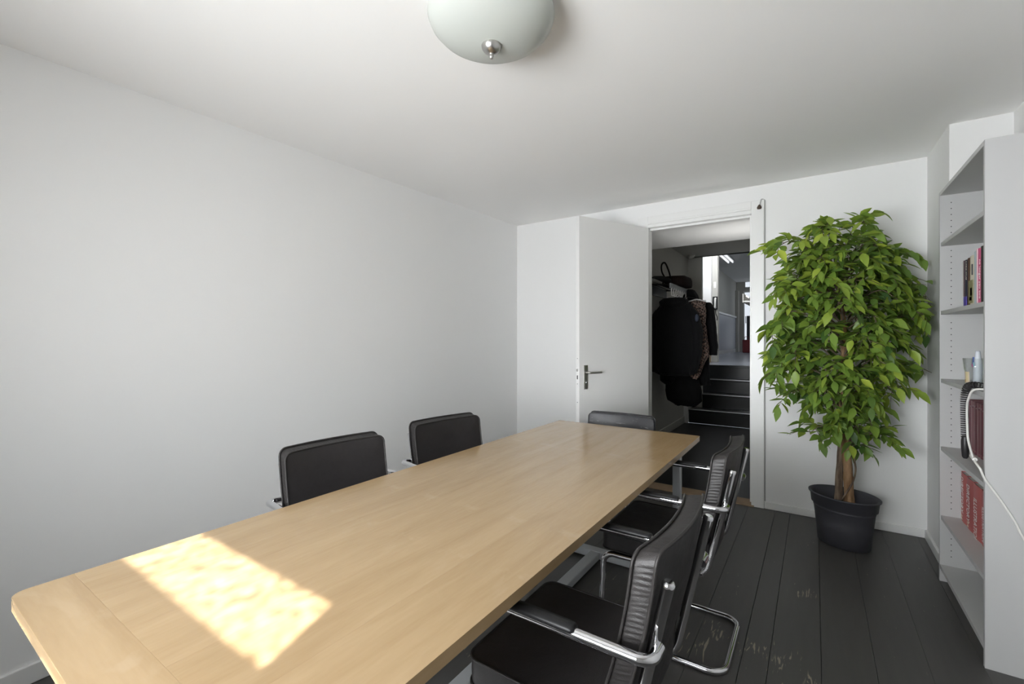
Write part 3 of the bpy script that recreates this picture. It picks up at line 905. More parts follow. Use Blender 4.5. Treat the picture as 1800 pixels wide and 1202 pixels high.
# big black fleece coat, faces the doorway
o = empty('fleece_coat', (-1.40, 5.60, 0.0))
tag(o, 'bulky black fleece coat hanging in front of the other coats on the rack', 'coat')
garment('coat_body', [(1.775, 0.06, 0.04, 0.0, 0), (1.755, 0.12, 0.07, 0.0, 0), (1.71, 0.185, 0.10, 0.0, 0), (1.62, 0.235, 0.125, 0.0, 0), (1.42, 0.262, 0.14, 0.0, 0),
                      (1.15, 0.285, 0.14, -0.005, 0), (0.98, 0.285, 0.135, 0.0, 0), (0.90, 0.25, 0.12, 0.01, 0), (0.865, 0.18, 0.07, 0.0, 0)], 'black_fleece', o, 2.0, 5, 0.07)
garment('hood', [(1.80, 0.05, 0.04, -0.01, -0.02), (1.79, 0.12, 0.07, -0.01, -0.03), (1.755, 0.165, 0.10, -0.01, -0.04), (1.71, 0.16, 0.10, -0.01, -0.04), (1.67, 0.10, 0.06, -0.01, -0.04)], 'black_fleece', o, 1.0, 4, 0.05)
garment('sleeve', [(1.66, 0.03, 0.05, -0.20, 0.0), (1.60, 0.05, 0.07, -0.225, 0.0), (1.45, 0.055, 0.075, -0.262, -0.02), (1.15, 0.06, 0.075, -0.250, -0.03), (0.95, 0.05, 0.06, -0.235, -0.03), (0.90, 0.03, 0.035, -0.23, -0.03)], 'black_fleece', o, 4.0, 3, 0.04, 24)
garment('sleeve', [(1.66, 0.03, 0.05, 0.19, -0.01), (1.60, 0.05, 0.07, 0.215, -0.01), (1.45, 0.06, 0.075, 0.25, -0.03), (1.15, 0.06, 0.075, 0.25, -0.04), (0.95, 0.05, 0.06, 0.22, -0.05), (0.885, 0.03, 0.04, 0.20, -0.05)], 'black_fleece', o, 5.0, 3, 0.04, 24)
MB().tube(spline([(-0.01, 0.01, 1.76), (0.0, 0.015, 1.80), (0.025, 0.02, 1.825), (0.04, 0.02, 1.80), (0.03, 0.01, 1.76)]), 0.005, 6).build('hanging_loop', 'black_nylon', o)
MB().lathe([(0.0, 0.0), (0.034, 0.0), (0.034, 0.006), (0.0, 0.008)], 18).build('badge', 'lining_blue', o).matrix_local = Matrix.Translation((0.268, -0.108, 1.545)) @ Matrix.Rotation(pi / 2, 4, 'X') @ Matrix.Diagonal((0.6, 1.3, 1, 1))

# long black coat behind, one sleeve hanging free
o = empty('long_coat', (-1.33, 6.12, 0.0))
tag(o, 'plain black long-sleeved coat hanging farthest along the rack, one sleeve free', 'coat')
garment('coat_body', [(1.80, 0.06, 0.05, 0.0, 0), (1.775, 0.16, 0.08, 0.02, 0), (1.72, 0.20, 0.10, 0.03, 0), (1.40, 0.20, 0.11, 0.02, 0), (1.0, 0.22, 0.12, 0.0, 0), (0.72, 0.23, 0.12, 0.0, 0)], 'black_wool', o, 0.4, 6, 0.05)
garment('sleeve', [(1.765, 0.035, 0.05, 0.19, 0.0), (1.70, 0.055, 0.06, 0.215, 0.0), (1.45, 0.058, 0.06, 0.245, -0.02), (1.22, 0.055, 0.058, 0.265, -0.03), (1.10, 0.05, 0.05, 0.268, -0.03)], 'black_wool', o, 1.4, 3, 0.04, 26)
garment('hood', [(1.95, 0.03, 0.03, -0.03, 0.06), (1.935, 0.06, 0.06, -0.03, 0.06), (1.87, 0.085, 0.08, -0.02, 0.06), (1.80, 0.09, 0.08, -0.01, 0.05), (1.75, 0.06, 0.06, 0.0, 0.03)], 'black_wool', o, 1.7, 4, 0.05, 28)
MB().tube(fillet([(-0.07, 0.0, 1.75), (0.0, 0.0, 1.80), (0.0, 0.0, 1.84), (0.02, 0.0, 1.862), (0.0, 0.0, 1.88)], 0.012, 4), 0.0045, 8).build('hanger', 'dark_metal', o)

# checked shirt between them
o = empty('checked_blouse', (-1.27, 5.86, 0.0))
tag(o, 'brown and cream checked blouse hanging between the two black coats', 'blouse')
garment('blouse_body', [(1.775, 0.03, 0.03, 0.06, 0), (1.755, 0.10, 0.05, 0.065, 0), (1.70, 0.105, 0.055, 0.055, 0), (1.50, 0.105, 0.06, 0.06, 0), (1.20, 0.12, 0.07, 0.075, 0), (1.10, 0.125, 0.07, 0.085, 0), (1.02, 0.09, 0.06, 0.07, 0), (0.86, 0.06, 0.05, 0.05, -0.02), (0.80, 0.045, 0.04, 0.02, -0.03)], 'check_cloth', o, 2.2, 5, 0.06)
MB().tube(fillet([(-0.05, 0.0, 1.765), (0.06, 0, 1.79), (0.17, 0.0, 1.765)], 0.03), 0.008, 8).build('hanger', 'white_plastic', o)
MB().tube(fillet([(0.06, 0.0, 1.785), (0.06, 0.0, 1.80), (-0.06, 0.0, 1.825), (-0.095, 0.0, 1.80)], 0.012, 4), 0.004, 8).build('hanger_hook', 'dark_metal', o)

# black bags below the coats
o = empty('tote_bag', (-1.38, 5.84, 0.0))
tag(o, 'large black soft bag hanging lowest under the coats', 'bag')
garment('bag_body', [(0.86, 0.14, 0.08, -0.02, 0), (0.80, 0.20, 0.10, 0.0, 0), (0.66, 0.215, 0.11, 0.02, 0), (0.54, 0.205, 0.10, 0.035, 0), (0.475, 0.12, 0.06, 0.05, 0)], 'black_nylon', o, 3.0, 4, 0.03)
MB().tube(spline([(-0.12, 0.02, 0.84), (-0.10, 0.0, 1.2), (0.01, -0.01, 1.70), (0.045, 0.08, 1.795), (0.06, 0.01, 1.70), (0.10, 0.0, 1.2), (0.10, 0.02, 0.84)]), 0.012, 8).build('strap', 'black_nylon', o)
o = empty('gym_bag', (-1.52, 5.80, 0.0))
tag(o, 'small black pouch hanging under the fleece coat close to the wall', 'bag')
garment('bag_body', [(0.93, 0.08, 0.06, 0, 0), (0.86, 0.12, 0.09, 0, 0), (0.78, 0.11, 0.085, 0.0, 0), (0.735, 0.06, 0.05, 0.0, 0)], 'black_fleece', o, 3.4, 3, 0.04, 28)
MB().tube(spline([(-0.05, 0.0, 0.92), (0.0, -0.01, 1.4), (0.16, -0.0, 1.80), (0.17, 0.0, 1.79), (0.06, 0.0, 1.3), (0.05, 0.0, 0.92)]), 0.009, 8).build('strap', 'black_nylon', o)

# ------------------------------------------------------------------ table
TZ = 0.74
TX0, TX1, TY0, TY1 = -1.468, -0.552, 0.20, 2.765
o = table = empty('meeting_table', (-1.01, 1.48, 0.0))
tag(o, 'long beech meeting table with banded ends on a grey steel base', 'table')


def tbox(name, x0, x1, y0, y1, z0, z1, mat, bev=0.0, segs=2, parent=None):
    x0, x1, y0, y1 = x0 + 1.01, x1 + 1.01, y0 - 1.48, y1 - 1.48
    cx, cy, cz = (x0 + x1) / 2, (y0 + y1) / 2, (z0 + z1) / 2
    return MB().box(x0, x1, y0, y1, z0, z1).build(name, mat, parent or table, bevel=bev, origin=(cx, cy, cz), segs=segs)


EB = 0.105
nb = 5
for k in range(nb):
    a = TX0 + (TX1 - TX0) * k / nb
    b_ = TX0 + (TX1 - TX0) * (k + 1) / nb
    tbox('board', a + 0.00004, b_ - 0.00004, TY0 + EB + 0.00004, TY1 - EB - 0.00004, TZ - 0.028, TZ, 'beech_length', 0.00025, 1)


def end_board(y0, y1, outer):
    r = 0.030
    X0, X1 = TX0 + 1.01, TX1 + 1.01
    y0, y1 = y0 - 1.48, y1 - 1.48
    if outer < 0:
        pts = [(X0, y1)] + [(X0 + r - r * cos(t), y0 + r - r * sin(t)) for t in [i * pi / 12 for i in range(7)]]
        pts += [(X1 - r + r * sin(t), y0 + r - r * cos(t)) for t in [i * pi / 12 for i in range(7)]] + [(X1, y1)]
    else:
        r = 0.012
        pts = [(X1, y0)] + [(X1 - r + r * cos(t), y1 - r + r * sin(t)) for t in [i * pi / 12 for i in range(7)]]
        pts += [(X0 + r - r * sin(t), y1 - r + r * cos(t)) for t in [i * pi / 12 for i in range(7)]] + [(X0, y0)]
    MB().prism(pts, TZ - 0.028, TZ).build('end_board', 'beech_cross', table, bevel=0.0005)


end_board(TY0, TY0 + EB, -1)
end_board(TY1 - EB, TY1, 1)
for yy in (0.42, 2.50):
    for xx in (-1.405, -0.615):
        tbox('leg', xx - 0.02, xx + 0.02, yy - 0.02, yy + 0.02, 0.05, TZ - 0.028, 'grey_powder', 0.003)
    tbox('foot_bar', -1.43, -0.59, yy - 0.03, yy + 0.03, 0.008, 0.05, 'grey_powder', 0.004)
    tbox('top_bar', -1.385, -0.635, yy - 0.02, yy + 0.02, TZ - 0.075, TZ - 0.028, 'grey_powder', 0.003)
    for xx in (-1.40, -0.62):
        MB().lathe([(0.0, 0.0), (0.016, 0.0), (0.016, 0.008), (0.0, 0.008)], 12, (xx + 1.01, yy - 1.48, 0.0)).build('glide', 'black_plastic', table)
tbox('stretcher', -1.105, -1.045, 0.45, 2.47, 0.012, 0.05, 'grey_powder', 0.004)
for xx in (-1.36, -0.66):
    tbox('side_rail', xx - 0.012, xx + 0.012, 0.44, 2.48, TZ - 0.068, TZ - 0.028, 'grey_powder', 0.002)

# ------------------------------------------------------------------ chairs
CHAIRS = 'black cantilever armchairs around the table'


def rrect(hw, hh, r, seg=6, step=0.012):
    out = []
    for (cx, cy, a0) in ((hw - r, hh - r, 0), (-hw + r, hh - r, pi / 2), (-hw + r, -hh + r, pi), (hw - r, -hh + r, 3 * pi / 2)):
        for k in range(seg + 1):
            a = a0 + pi / 2 * k / seg
            out.append((cx + r * cos(a), cy + r * sin(a)))
    # densify long straight runs
    dense = []
    n = len(out)
    for i in range(n):
        p, q = out[i], out[(i + 1) % n]
        d = math.hypot(q[0] - p[0], q[1] - p[1])
        m = max(1, int(d / step))
        for k in range(m):
            dense.append((p[0] + (q[0] - p[0]) * k / m, p[1] + (q[1] - p[1]) * k / m))
    return dense


def cushion_mesh(outline, thick, mapf, puff_f, puff_b, wrinkle, seed):
    """upholstered pad: two puffed panels and a ruched band between them; returns (panels, band)"""
    n = len(outline)
    pan, band = MB(), MB()
    for side, puff in ((1, puff_f), (-1, puff_b)):
        V, F = [], []
        scales = [1.0, 0.975, 0.93, 0.80, 0.60, 0.35, 0.12]
        for s in scales:
            e = 1 - s
            h = puff * (1 - (1 - min(1, e / 0.35)) ** 2)
            for (a, b_) in outline:
                nz = 0.0016 * noise.noise((a * s * 14 + seed, b_ * s * 14, side))
                V.append(mapf(a * s, b_ * s, side * (thick / 2 + h) + nz))
        for i in range(len(scales) - 1):
            for k in range(n):
                q = (i * n + k, i * n + (k + 1) % n, (i + 1) * n + (k + 1) % n, (i + 1) * n + k)
                F.append(q if side > 0 else q[::-1])
        last = tuple(range((len(scales) - 1) * n, len(scales) * n))
        F.append(last if side > 0 else last[::-1])
        pan.add(V, F, True)
    V, F = [], []
    R = 6
    for j in range(R + 1):
        w = thick / 2 - thick * j / R
        bul = sin(pi * j / R)
        for k, (a, b_) in enumerate(outline):
            l = math.hypot(a, b_) or 1
            wr = wrinkle * bul ** 0.6 * (0.5 + 0.5 * sin(k * 2.3 + 2.5 * noise.noise((a * 22 + seed, b_ * 22, j * 0.22)))) * (0.75 + 0.5 * noise.noise((a * 9, b_ * 9, seed)))
            off = -0.0025 * bul * 0 + wr - wrinkle * 0.5
            V.append(mapf(a * (1 + off / l), b_ * (1 + off / l), w))
    for j in range(R):
        for k in range(n):
            F.append((j * n + k, (j + 1) * n + k, (j + 1) * n + (k + 1) % n, j * n + (k + 1) % n))
    band.add(V, F, True)
    return pan, band


def make_chair(label, low=False):
    """local +y is the way a sitter faces"""
    t = empty('cantilever_chair', (0, 0, 0))
    tag(t, label, 'chair', CHAIRS)
    hw = 0.224
    ux = 0.207
    ztop = 0.80 if not low else 0.735
    fy = lambda z: -0.20 - 0.215 * (z - 0.405)
    side = lambda s: [(s * ux, fy(ztop) - 0.012, ztop), (s * ux, -0.202, 0.372), (s * ux, 0.218, 0.362), (s * ux, 0.232, 0.0135), (s * ux, -0.268, 0.0135)]
    L_ = fillet(side(-1) + side(1)[::-1], [0, 0.075, 0.05, 0.055, 0.065, 0.065, 0.055, 0.05, 0.075, 0], 7)
    MB().tube(L_, 0.0125, 14).build('frame', 'chrome', t)
    for s in (-1, 1):
        d = Vector((0, fy(ztop) - fy(0.6), ztop - 0.6)).normalized()
        p = Vector((s * ux, fy(ztop) - 0.012, ztop))
        MB().tube([p - d * 0.006, p + d * 0.002, p + d * 0.006], [0.0136, 0.0136, 0.010], 14).build('end_cap', 'chrome', t)
    MB().tube([(-ux, 0.12, 0.364), (ux, 0.12, 0.364)], 0.011, 12).build('seat_bar', 'chrome', t)
    MB().tube([(-ux, -0.14, 0.370), (ux, -0.14, 0.370)], 0.011, 12).build('seat_bar', 'chrome', t)
    # arms
    for s in (-1, 1):
        za = 0.668
        pth = fillet([(s * (ux + 0.002), fy(za) - 0.022, za - 0.004), (s * 0.272, fy(za) - 0.024, za), (s * 0.272, 0.17, za), (s * 0.269, 0.21, za - 0.03)], [0, 0.045, 0.03, 0], 7)
        a = MB().tube(pth, 0.0122, 14).build('armrest', 'chrome', t)
        V = []
        pm = MB()
        ring = [(0.0165, 0.0), (0.017, 0.006), (0.0125, 0.0115), (0.0, 0.013), (-0.0125, 0.0115), (-0.017, 0.006), (-0.0165, 0.0), (-0.0125, -0.002), (0.0125, -0.002)]
        st_ = [(-0.118, 0.75), (-0.112, 0.95), (-0.10, 1), (0.0, 1.02), (0.13, 1.0), (0.15, 0.95), (0.157, 0.75)]
        for (f, sc) in st_:
            for (a_, h) in ring:
                V.append((s * 0.2718 + a_ * sc, f, za + 0.0065 + h * sc))
        F = []
        n = len(ring)
        for i in range(len(st_) - 1):
            for k in range(n):
                F.append((i * n + k, i * n + (k + 1) % n, (i + 1) * n + (k + 1) % n, (i + 1) * n + k))
        F.append(tuple(range(n))); F.append(tuple(range((len(st_) - 1) * n, len(st_) * n))[::-1])
        pm.add(V, F, True).build('arm_pad', 'black_plastic', a, recalc=True)
    # seat
    so = rrect(hw, 0.212, 0.035)
    sth = 0.070

    def smap(a, b_, w):
        z = 0.422 + w - 0.010 * (1 - (a / hw) ** 2) * max(0, 1 - ((b_) / 0.22) ** 2) + 0.02 * b_ * 0.6
        return (a * (1 - 0.03 * (b_ < 0) * 0), b_ + 0.012, z)
    pan, band = cushion_mesh(so, sth, smap, 0.007, 0.003, 0.0022, 3.0)
    seat = pan.build('seat', 'black_leather', t)
    band.build('side_band', 'black_leather', seat)
    for w in (sth / 2, -sth / 2):
        MB().tube([smap(a * 1.006, b_ * 1.006, w) for (a, b_) in so], 0.0036, 6, closed=True).build('piping', 'black_leather', seat)
    # back: finely ruched band, so a denser outline
    zb0, zb1 = (0.49, 0.862) if not low else (0.48, 0.785)
    hh = (zb1 - zb0) / 2
    bth = 0.052 if not low else 0.034
    bo = rrect(hw if not low else hw + 0.004, hh, 0.030 if not low else 0.028, 8, 0.0045 if not low else 0.012)
    cosl = 1 / sqrt(1 + 0.215 ** 2)

    def bmap(a, b_, w):
        z = (zb0 + zb1) / 2 + b_ * cosl - w * 0.21
        sag = 0.024 * (1 - (a / hw) ** 2)
        y = fy((zb0 + zb1) / 2 + b_) + 0.032 - sag + w * 0.97 + 0.012 * (b_ / hh) ** 2
        return (a, y, z)
    mat_b = 'grey_leather' if not low else 'black_vinyl'
    pan, band = cushion_mesh(bo, bth, bmap, 0.007, 0.001, 0.0046 if not low else 0.0006, 7.0)
    back = pan.build('backrest', mat_b if low else 'black_leather', t)
    band.build('side_band', mat_b, back)
    for w in (bth / 2, -bth / 2):
        MB().tube([bmap(a * 1.008, b_ * 1.006, w) for (a, b_) in bo], 0.0038, 6, closed=True).build('piping', mat_b, back)
    # leather sling running from the back down under the seat
    V, F = [], []
    ys = [(fy(0.52) + 0.010, 0.53), (fy(0.47) + 0.008, 0.47), (-0.205, 0.43), (-0.190, 0.395), (-0.15, 0.384)]
    for (y, z) in ys:
        for i in range(9):
            a = -0.19 + 0.38 * i / 8
            V.append((a, y - 0.018 * (1 - (a / hw) ** 2), z))
    for (y, z) in ys:
        for i in range(9):
            a = -0.19 + 0.38 * i / 8
            V.append((a, y - 0.018 * (1 - (a / hw) ** 2) + 0.010, z + 0.006))
    m = len(ys) * 9
    for j in range(len(ys) - 1):
        for i in range(8):
            q = (j * 9 + i, j * 9 + i + 1, (j + 1) * 9 + i + 1, (j + 1) * 9 + i)
            F.append(q[::-1]); F.append(tuple(m + x for x in q))
        F.append((j * 9, (j + 1) * 9, m + (j + 1) * 9, m + j * 9)); F.append((j * 9 + 8, m + j * 9 + 8, m + (j + 1) * 9 + 8, (j + 1) * 9 + 8))
    MB().add(V, F, True).build('back_sling', 'black_leather', t)
    return t


ch = make_chair('black leather cantilever armchair nearest the window end, its tall back overlapping the next chair')
ch.location = (-0.545, 1.147, 0.0); ch.rotation_euler = (0, 0, pi / 2)
for (x, y, rz, lab) in ((-0.556, 2.08, 90, 'black leather cantilever armchair on the doorway side of the table, runners bare on the floor'),
                        (-1.462, 1.160, -95, 'black leather armchair by the plain white wall, its back the larger of the two there'),
                        (-1.448, 1.825, -99, 'black leather armchair by the plain white wall, the one farther down the table')):
    c = copy_tree(ch)
    c.location = (x, y, 0.0); c.rotation_euler = (0, 0, radians(rz)); c['label'] = lab
low = make_chair('low-backed black armchair with a scuffed back at the table end by the open door', True)
low.location = (-1.105, 2.735, 0.0); low.rotation_euler = (0, 0, radians(180))

# ------------------------------------------------------------------ ceiling lamp
LX, LY = -0.885, 1.19
LZ = zc(LX, LY)
o = empty('ceiling_lamp', (LX, LY, LZ))
tag(o, 'white opal glass bowl ceiling lamp with a brushed steel finial', 'ceiling lamp')
MB().lathe([(0.0, 0.002), (0.075, 0.002), (0.078, -0.012), (0.070, -0.020), (0.0, -0.020)], 32).build('ceiling_plate', 'steel', o)
prof = [(0.178, -0.012), (0.196, -0.020), (0.206, -0.034), (0.208, -0.046), (0.200, -0.066), (0.180, -0.088), (0.150, -0.107), (0.112, -0.122), (0.070, -0.132), (0.030, -0.137), (0.004, -0.138)]
inner = [(r - 0.004 if r > 0.01 else r, z + 0.004) for r, z in prof][::-1]
MB().lathe(prof + inner, 64).build('glass_bowl', 'opal_glass', o)
MB().tube([(0, 0, -0.02), (0, 0, -0.14)], 0.005, 8).build('stem', 'steel', o)
MB().lathe([(0.0, -0.134), (0.029, -0.134), (0.033, -0.138), (0.031, -0.146), (0.024, -0.157), (0.014, -0.163), (0.007, -0.165), (0.006, -0.169), (0.008, -0.173), (0.006, -0.180), (0.0, -0.183)], 32).build('finial', 'steel', o)

# ------------------------------------------------------------------ bookcase
BX0, BX1, BY0, BY1, BZ = 0.556, 0.846, 2.517, 3.313, 2.09
o = case = empty('bookcase', ((BX0 + BX1) / 2, (BY0 + BY1) / 2, 0))
tag(o, 'tall pale grey open bookcase against the wall beside the plant', 'bookcase')
cx0, cy0 = (BX0 + BX1) / 2, (BY0 + BY1) / 2


def bb(name, x0, x1, y0, y1, z0, z1, mat='grey_melamine', bev=0.0012):
    return MB().box(x0 - cx0, x1 - cx0, y0 - cy0, y1 - cy0, z0, z1).build(name, mat, case, bevel=bev)


PT = 0.019
bb('side_panel', BX0, BX1, BY0, BY0 + PT, 0, BZ)
bb('side_panel', BX0, BX1, BY1 - PT, BY1, 0, BZ)
SHZ = [2.09, 1.818, 1.451, 1.087, 0.724, 0.354, 0.090]
for i, z in enumerate(SHZ):
    bb('shelf', BX0 + (0.0 if i in (0, 6) else 0.004), BX1 - 0.008, BY0 + PT + 0.0003, BY1 - PT - 0.0003, z - 0.020, z)
bb('back_panel', BX1 - 0.007, BX1 - 0.003, BY0 + PT, BY1 - PT, 0.07, BZ - 0.02)
bb('plinth', BX0 + 0.03, BX0 + 0.045, BY0 + PT, BY1 - PT, 0.0, 0.0695)
pegs = MB()
for yy, sgn in ((BY1 - PT - 0.0006, -1), (BY0 + PT + 0.0006, 1)):
    for xx in (BX0 + 0.045, BX1 - 0.06):
        z = 0.14
        while z < 2.03:
            if all(abs(z - s + 0.01) > 0.03 for s in SHZ):
                V = [(xx - cx0 + 0.0026 * cos(k * pi / 4), yy - cy0, z + 0.0026 * sin(k * pi / 4)) for k in range(8)]
                pegs.add(V, [tuple(range(8))])
            z += 0.032
pg = pegs.build('peg_holes', 'hole_dark', case)
tag(pg, kind='stuff')


def book(name, x, y0, y1, z0, h, depth, mat, label, group, spine=()):
    """a book standing on a shelf, spine towards the room (-x); y0 < y1"""
    r = empty(name, (x, (y0 + y1) / 2, z0))
    tag(r, label, 'book', group)
    w = (y1 - y0) / 2 - 0.0004
    # case: two boards and a slightly rounded spine as one cover
    pts = [(depth, -w), (depth, -w + 0.0025), (0.004, -w + 0.0025), (0.004, w - 0.0025), (depth, w - 0.0025), (depth, w)]
    arc = [(0.004 - 0.004 * sin(pi * k / 8), w - 2 * w * k / 8) for k in range(9)]
    arc[0] = (0.004, w); arc[-1] = (0.004, -w)
    poly = pts[:]  # inner path
    b_ = MB().prism(pts + arc, 0.0, h)
    b_.build('cover', mat, r)
    MB().box(0.0042, depth - 0.004, -w + 0.0027, w - 0.0027, 0.004, h - 0.004).build('page_block', 'paper', r)
    for (z0_, z1_, a0, a1, mt) in spine:
        MB().box(-0.0016, 0.0012, -w * a1 * 0.98, -w * a0 * 0.98, z0_ * h, z1_ * h).build('spine_panel', mt, r)
    return r


def spine_text(r, body, z_top, yoff, size, mat, squash=1.0):
    # reads from top to bottom, letter tops to the viewer's right
    # text x -> -z, text y -> -y (towards viewer's right), normal -> -x
    m = Matrix(((0, 0, -1, -0.0045), (0, -1, 0, yoff), (-1, 0, 0, z_top), (0, 0, 0, 1)))
    return text_obj('lettering', body, size, mat, r, m, squash=squash)


GT = 'mixed books on the upper shelf'
zt = 1.4515
bk = book('book', 0.566, 2.872, 2.910, zt, 0.205, 0.14, 'cover_white', 'thin white book at the end of the upper row of books', GT)
bk = book('book', 0.566, 2.825, 2.871, zt, 0.208, 0.14, 'cover_navy', 'dark navy book with a violet base beside the thin white one', GT, ((0.0, 0.20, -1, 1, 'cover_violet'), (0.205, 1.0, -1.0, -0.55, 'cover_maroon')))
bk = book('book', 0.566, 2.789, 2.824, zt, 0.210, 0.14, 'cover_brown', 'dark brown book with cream lettering on the upper shelf', GT)
spine_text(bk, 'A FIELD ATLAS', 0.200, 0.004, 0.013, 'cream_print')
bk = book('book', 0.566, 2.728, 2.788, zt, 0.213, 0.14, 'cover_cream', 'wide cream book with a dark picture low on its spine', GT, ((0.03, 0.50, -0.95, 0.95, 'cover_olive'), (0.08, 0.16, -0.6, 0.7, 'cream_print'), (0.18, 0.34, -0.2, 0.85, 'dark_print'), (0.60, 0.82, 0.55, 0.8, 'dark_print')))
bk = book('book', 0.566, 2.671, 2.727, zt, 0.224, 0.14, 'cover_ice', 'pale ice blue book on the upper shelf', GT)
bk = book('book', 0.566, 2.631, 2.670, zt, 0.228, 0.14, 'cover_pink', 'bright pink book on the upper shelf', GT, ((0.0, 1.0, -1.0, -0.55, 'cover_pale_pink'),))
bk = book('book', 0.566, 2.586, 2.630, zt, 0.230, 0.14, 'cover_black', 'black book with white lettering beside the pink one', GT)
spine_text(bk, 'no longer you two', 0.178, 0.002, 0.030, 'white_print', 0.72)

GR = 'red volumes on the low shelf'
zr = 0.3545
for (y0, y1, mt, lab, txt, ztop_, sz) in ((3.180, 3.286, 'cover_red', 'thick red volume standing against the bookcase side', 'DIRECTORY', 0.236, 0.066),
                                          (3.066, 3.179, 'cover_red_dark', 'thick red volume between the first one and the one with the longest title', 'DIRECTORY', 0.224, 0.066),
                                          (2.935, 3.065, 'cover_red', 'thick red volume with the longest white title', 'ILLUSTRATION', 0.190, 0.072),
                                          (2.818, 2.934, 'cover_red_dark', 'thick red volume mostly hidden behind the bookcase side panel', 'ILLUSTRATION', 0.185, 0.055)):
    bk = book('book', 0.634, y0, y1, zr, 0.252, 0.20, mt, lab, GR)
    spine_text(bk, txt, ztop_, 0.0, sz, 'white_print', 0.43 if len(txt) > 10 else 0.52)
    if len(txt) < 10:
        spine_text(bk, '24', 0.040, 0.0, 0.035, 'cream_print', 0.8)

GB = 'burgundy volumes on the middle shelf'
zz = 0.7245
labs = ('burgundy volume standing against the bookcase side', 'pale burgundy volume, second from the bookcase side', 'burgundy volume with a gold top line, third from the bookcase side', 'pale burgundy volume, fourth from the bookcase side', 'burgundy volume just beside the side panel edge', 'burgundy volume hidden behind the side panel edge')
for k in range(6):
    y1 = 3.285 - k * 0.052
    bk = book('book', 0.660, y1 - 0.0515, y1, zz, 0.262, 0.17, ('cover_burgundy', 'cover_burgundy_light')[k % 2], labs[k], GB,
              ((0.90, 0.93, -1, 1, 'cover_burgundy_light'), (0.06, 0.075, -1, 1, 'cover_burgundy_light')) if k % 2 == 0 else ((0.88, 0.90, -1, 1, 'cover_burgundy'),))

# tumbler with a packet in it
GX, GY, GZ = 0.618, 2.925, 1.0875
o = empty('tumbler', (GX, GY, GZ))
tag(o, 'clear glass tumbler with a printed lower half on the bookcase shelf', 'glass')
MB().lathe([(0.0, 0.001), (0.034, 0.001), (0.0355, 0.006), (0.0385, 0.066), (0.0405, 0.070), (0.0455, 0.122), (0.0435, 0.122), (0.0385, 0.072), (0.0365, 0.066), (0.0335, 0.012), (0.0, 0.010)], 40).build('glass_wall', 'tumbler_glass', o)
MB().lathe([(0.0452, 0.1215), (0.0448, 0.1235), (0.0438, 0.1235), (0.0434, 0.1215)], 40).build('rim', 'tumbler_glass', o)
lb = MB()
for (a0, a1, z0_, z1_) in ((1.20, 1.38, 0.008, 0.052), (1.0, 1.16, 0.008, 0.048), (0.88, 0.97, 0.01, 0.055)):
    pass
for nm, (a0, a1, z0_, z1_, mt) in (('print_patch', (pi + 0.05, pi + 0.75, 0.010, 0.062, 'print_sand')), ('print_patch', (pi + 0.10, pi + 0.25, 0.012, 0.026, 'print_amber')),
                                   ('print_patch', (pi - 0.35, pi + 0.02, 0.008, 0.024, 'print_yellow')), ('print_patch', (pi + 0.35, pi + 0.55, 0.018, 0.060, 'print_yellow'))):
    V, F = [], []
    k_ = 6
    rr0, rr1 = 0.0358 + (z0_ - 0.006) * 0.05, 0.0358 + (z1_ - 0.006) * 0.05
    e = 0.0006 if mt in ('print_sand',) else 0.0010
    for i in range(k_ + 1):
        a = a0 + (a1 - a0) * i / k_
        V += [((rr0 + e) * cos(a), (rr0 + e) * sin(a), z0_), ((rr1 + e) * cos(a), (rr1 + e) * sin(a), z1_)]
    for i in range(k_):
        F.append((2 * i, 2 * i + 2, 2 * i + 3, 2 * i + 1))
    MB().add(V, F, True).build(nm, mt, o)
o = empty('paste_tube', (GX + 0.0, GY - 0.006, GZ + 0.012))
tag(o, 'white, blue and pink squeeze tube standing in the glass tumbler', 'tube')
tb = MB().tube([(0.004, 0.006, 0.0), (0.004, 0.0, 0.05), (0.003, -0.008, 0.10), (0.002, -0.012, 0.125)], [0.016, 0.016, 0.014, 0.009], 16)
tb.build('tube_body', 'tube_white', o)
MB().tube([(0.002, -0.012, 0.124), (0.001, -0.015, 0.146)], [0.010, 0.008], 14).build('cap', 'tube_white', o)
for (a, z, s, mt) in ((0.0, 0.085, 0.014, 'tube_blue'), (-0.010, 0.075, 0.012, 'tube_cyan'), (0.012, 0.072, 0.010, 'tube_pink'), (-0.004, 0.105, 0.008, 'tube_blue')):
    MB().box(-0.0150, -0.0105, a - s / 2 - 0.006, a + s / 2 - 0.006, z, z + s * 1.6).build('print_patch', mt, o, bevel=0.001)

# coiled black cord hanging over the shelf front
o = empty('coiled_cord', (0.54, 2.70, 1.0875))
tag(o, 'black coiled cord hanging over the shelf edge, ending in a tapered grip', 'cord')
axis = spline([(0.10, -0.150, 0.016), (0.045, -0.10, 0.018), (0.012, -0.045, 0.020), (0.0, -0.012, 0.006), (-0.004, 0.004, -0.035), (-0.004, 0.008, -0.10), (-0.003, 0.008, -0.16), (-0.002, 0.008, -0.215)], 30)
pts = []
T = None
nrm = Vector((0, 0, 1))
total = 0
for i in range(len(axis)):
    t = (axis[min(i + 1, len(axis) - 1)] - axis[max(i - 1, 0)]).normalized()
    if T is not None:
        nrm = T.rotation_difference(t) @ nrm
        total += (axis[i] - axis[i - 1]).length
    nrm = (nrm - t * nrm.dot(t)).normalized()
    T = t
    bn = t.cross(nrm)
    loose = 0.0145 if i < 60 else 0.0095
    ph = total / loose * 2 * pi if i < 60 else ph0 + (total - tot0) / loose * 2 * pi
    if i <= 59:
        ph0, tot0 = total / loose * 2 * pi, total
    pts.append((axis[i], nrm.copy(), bn, ph))
dense = []
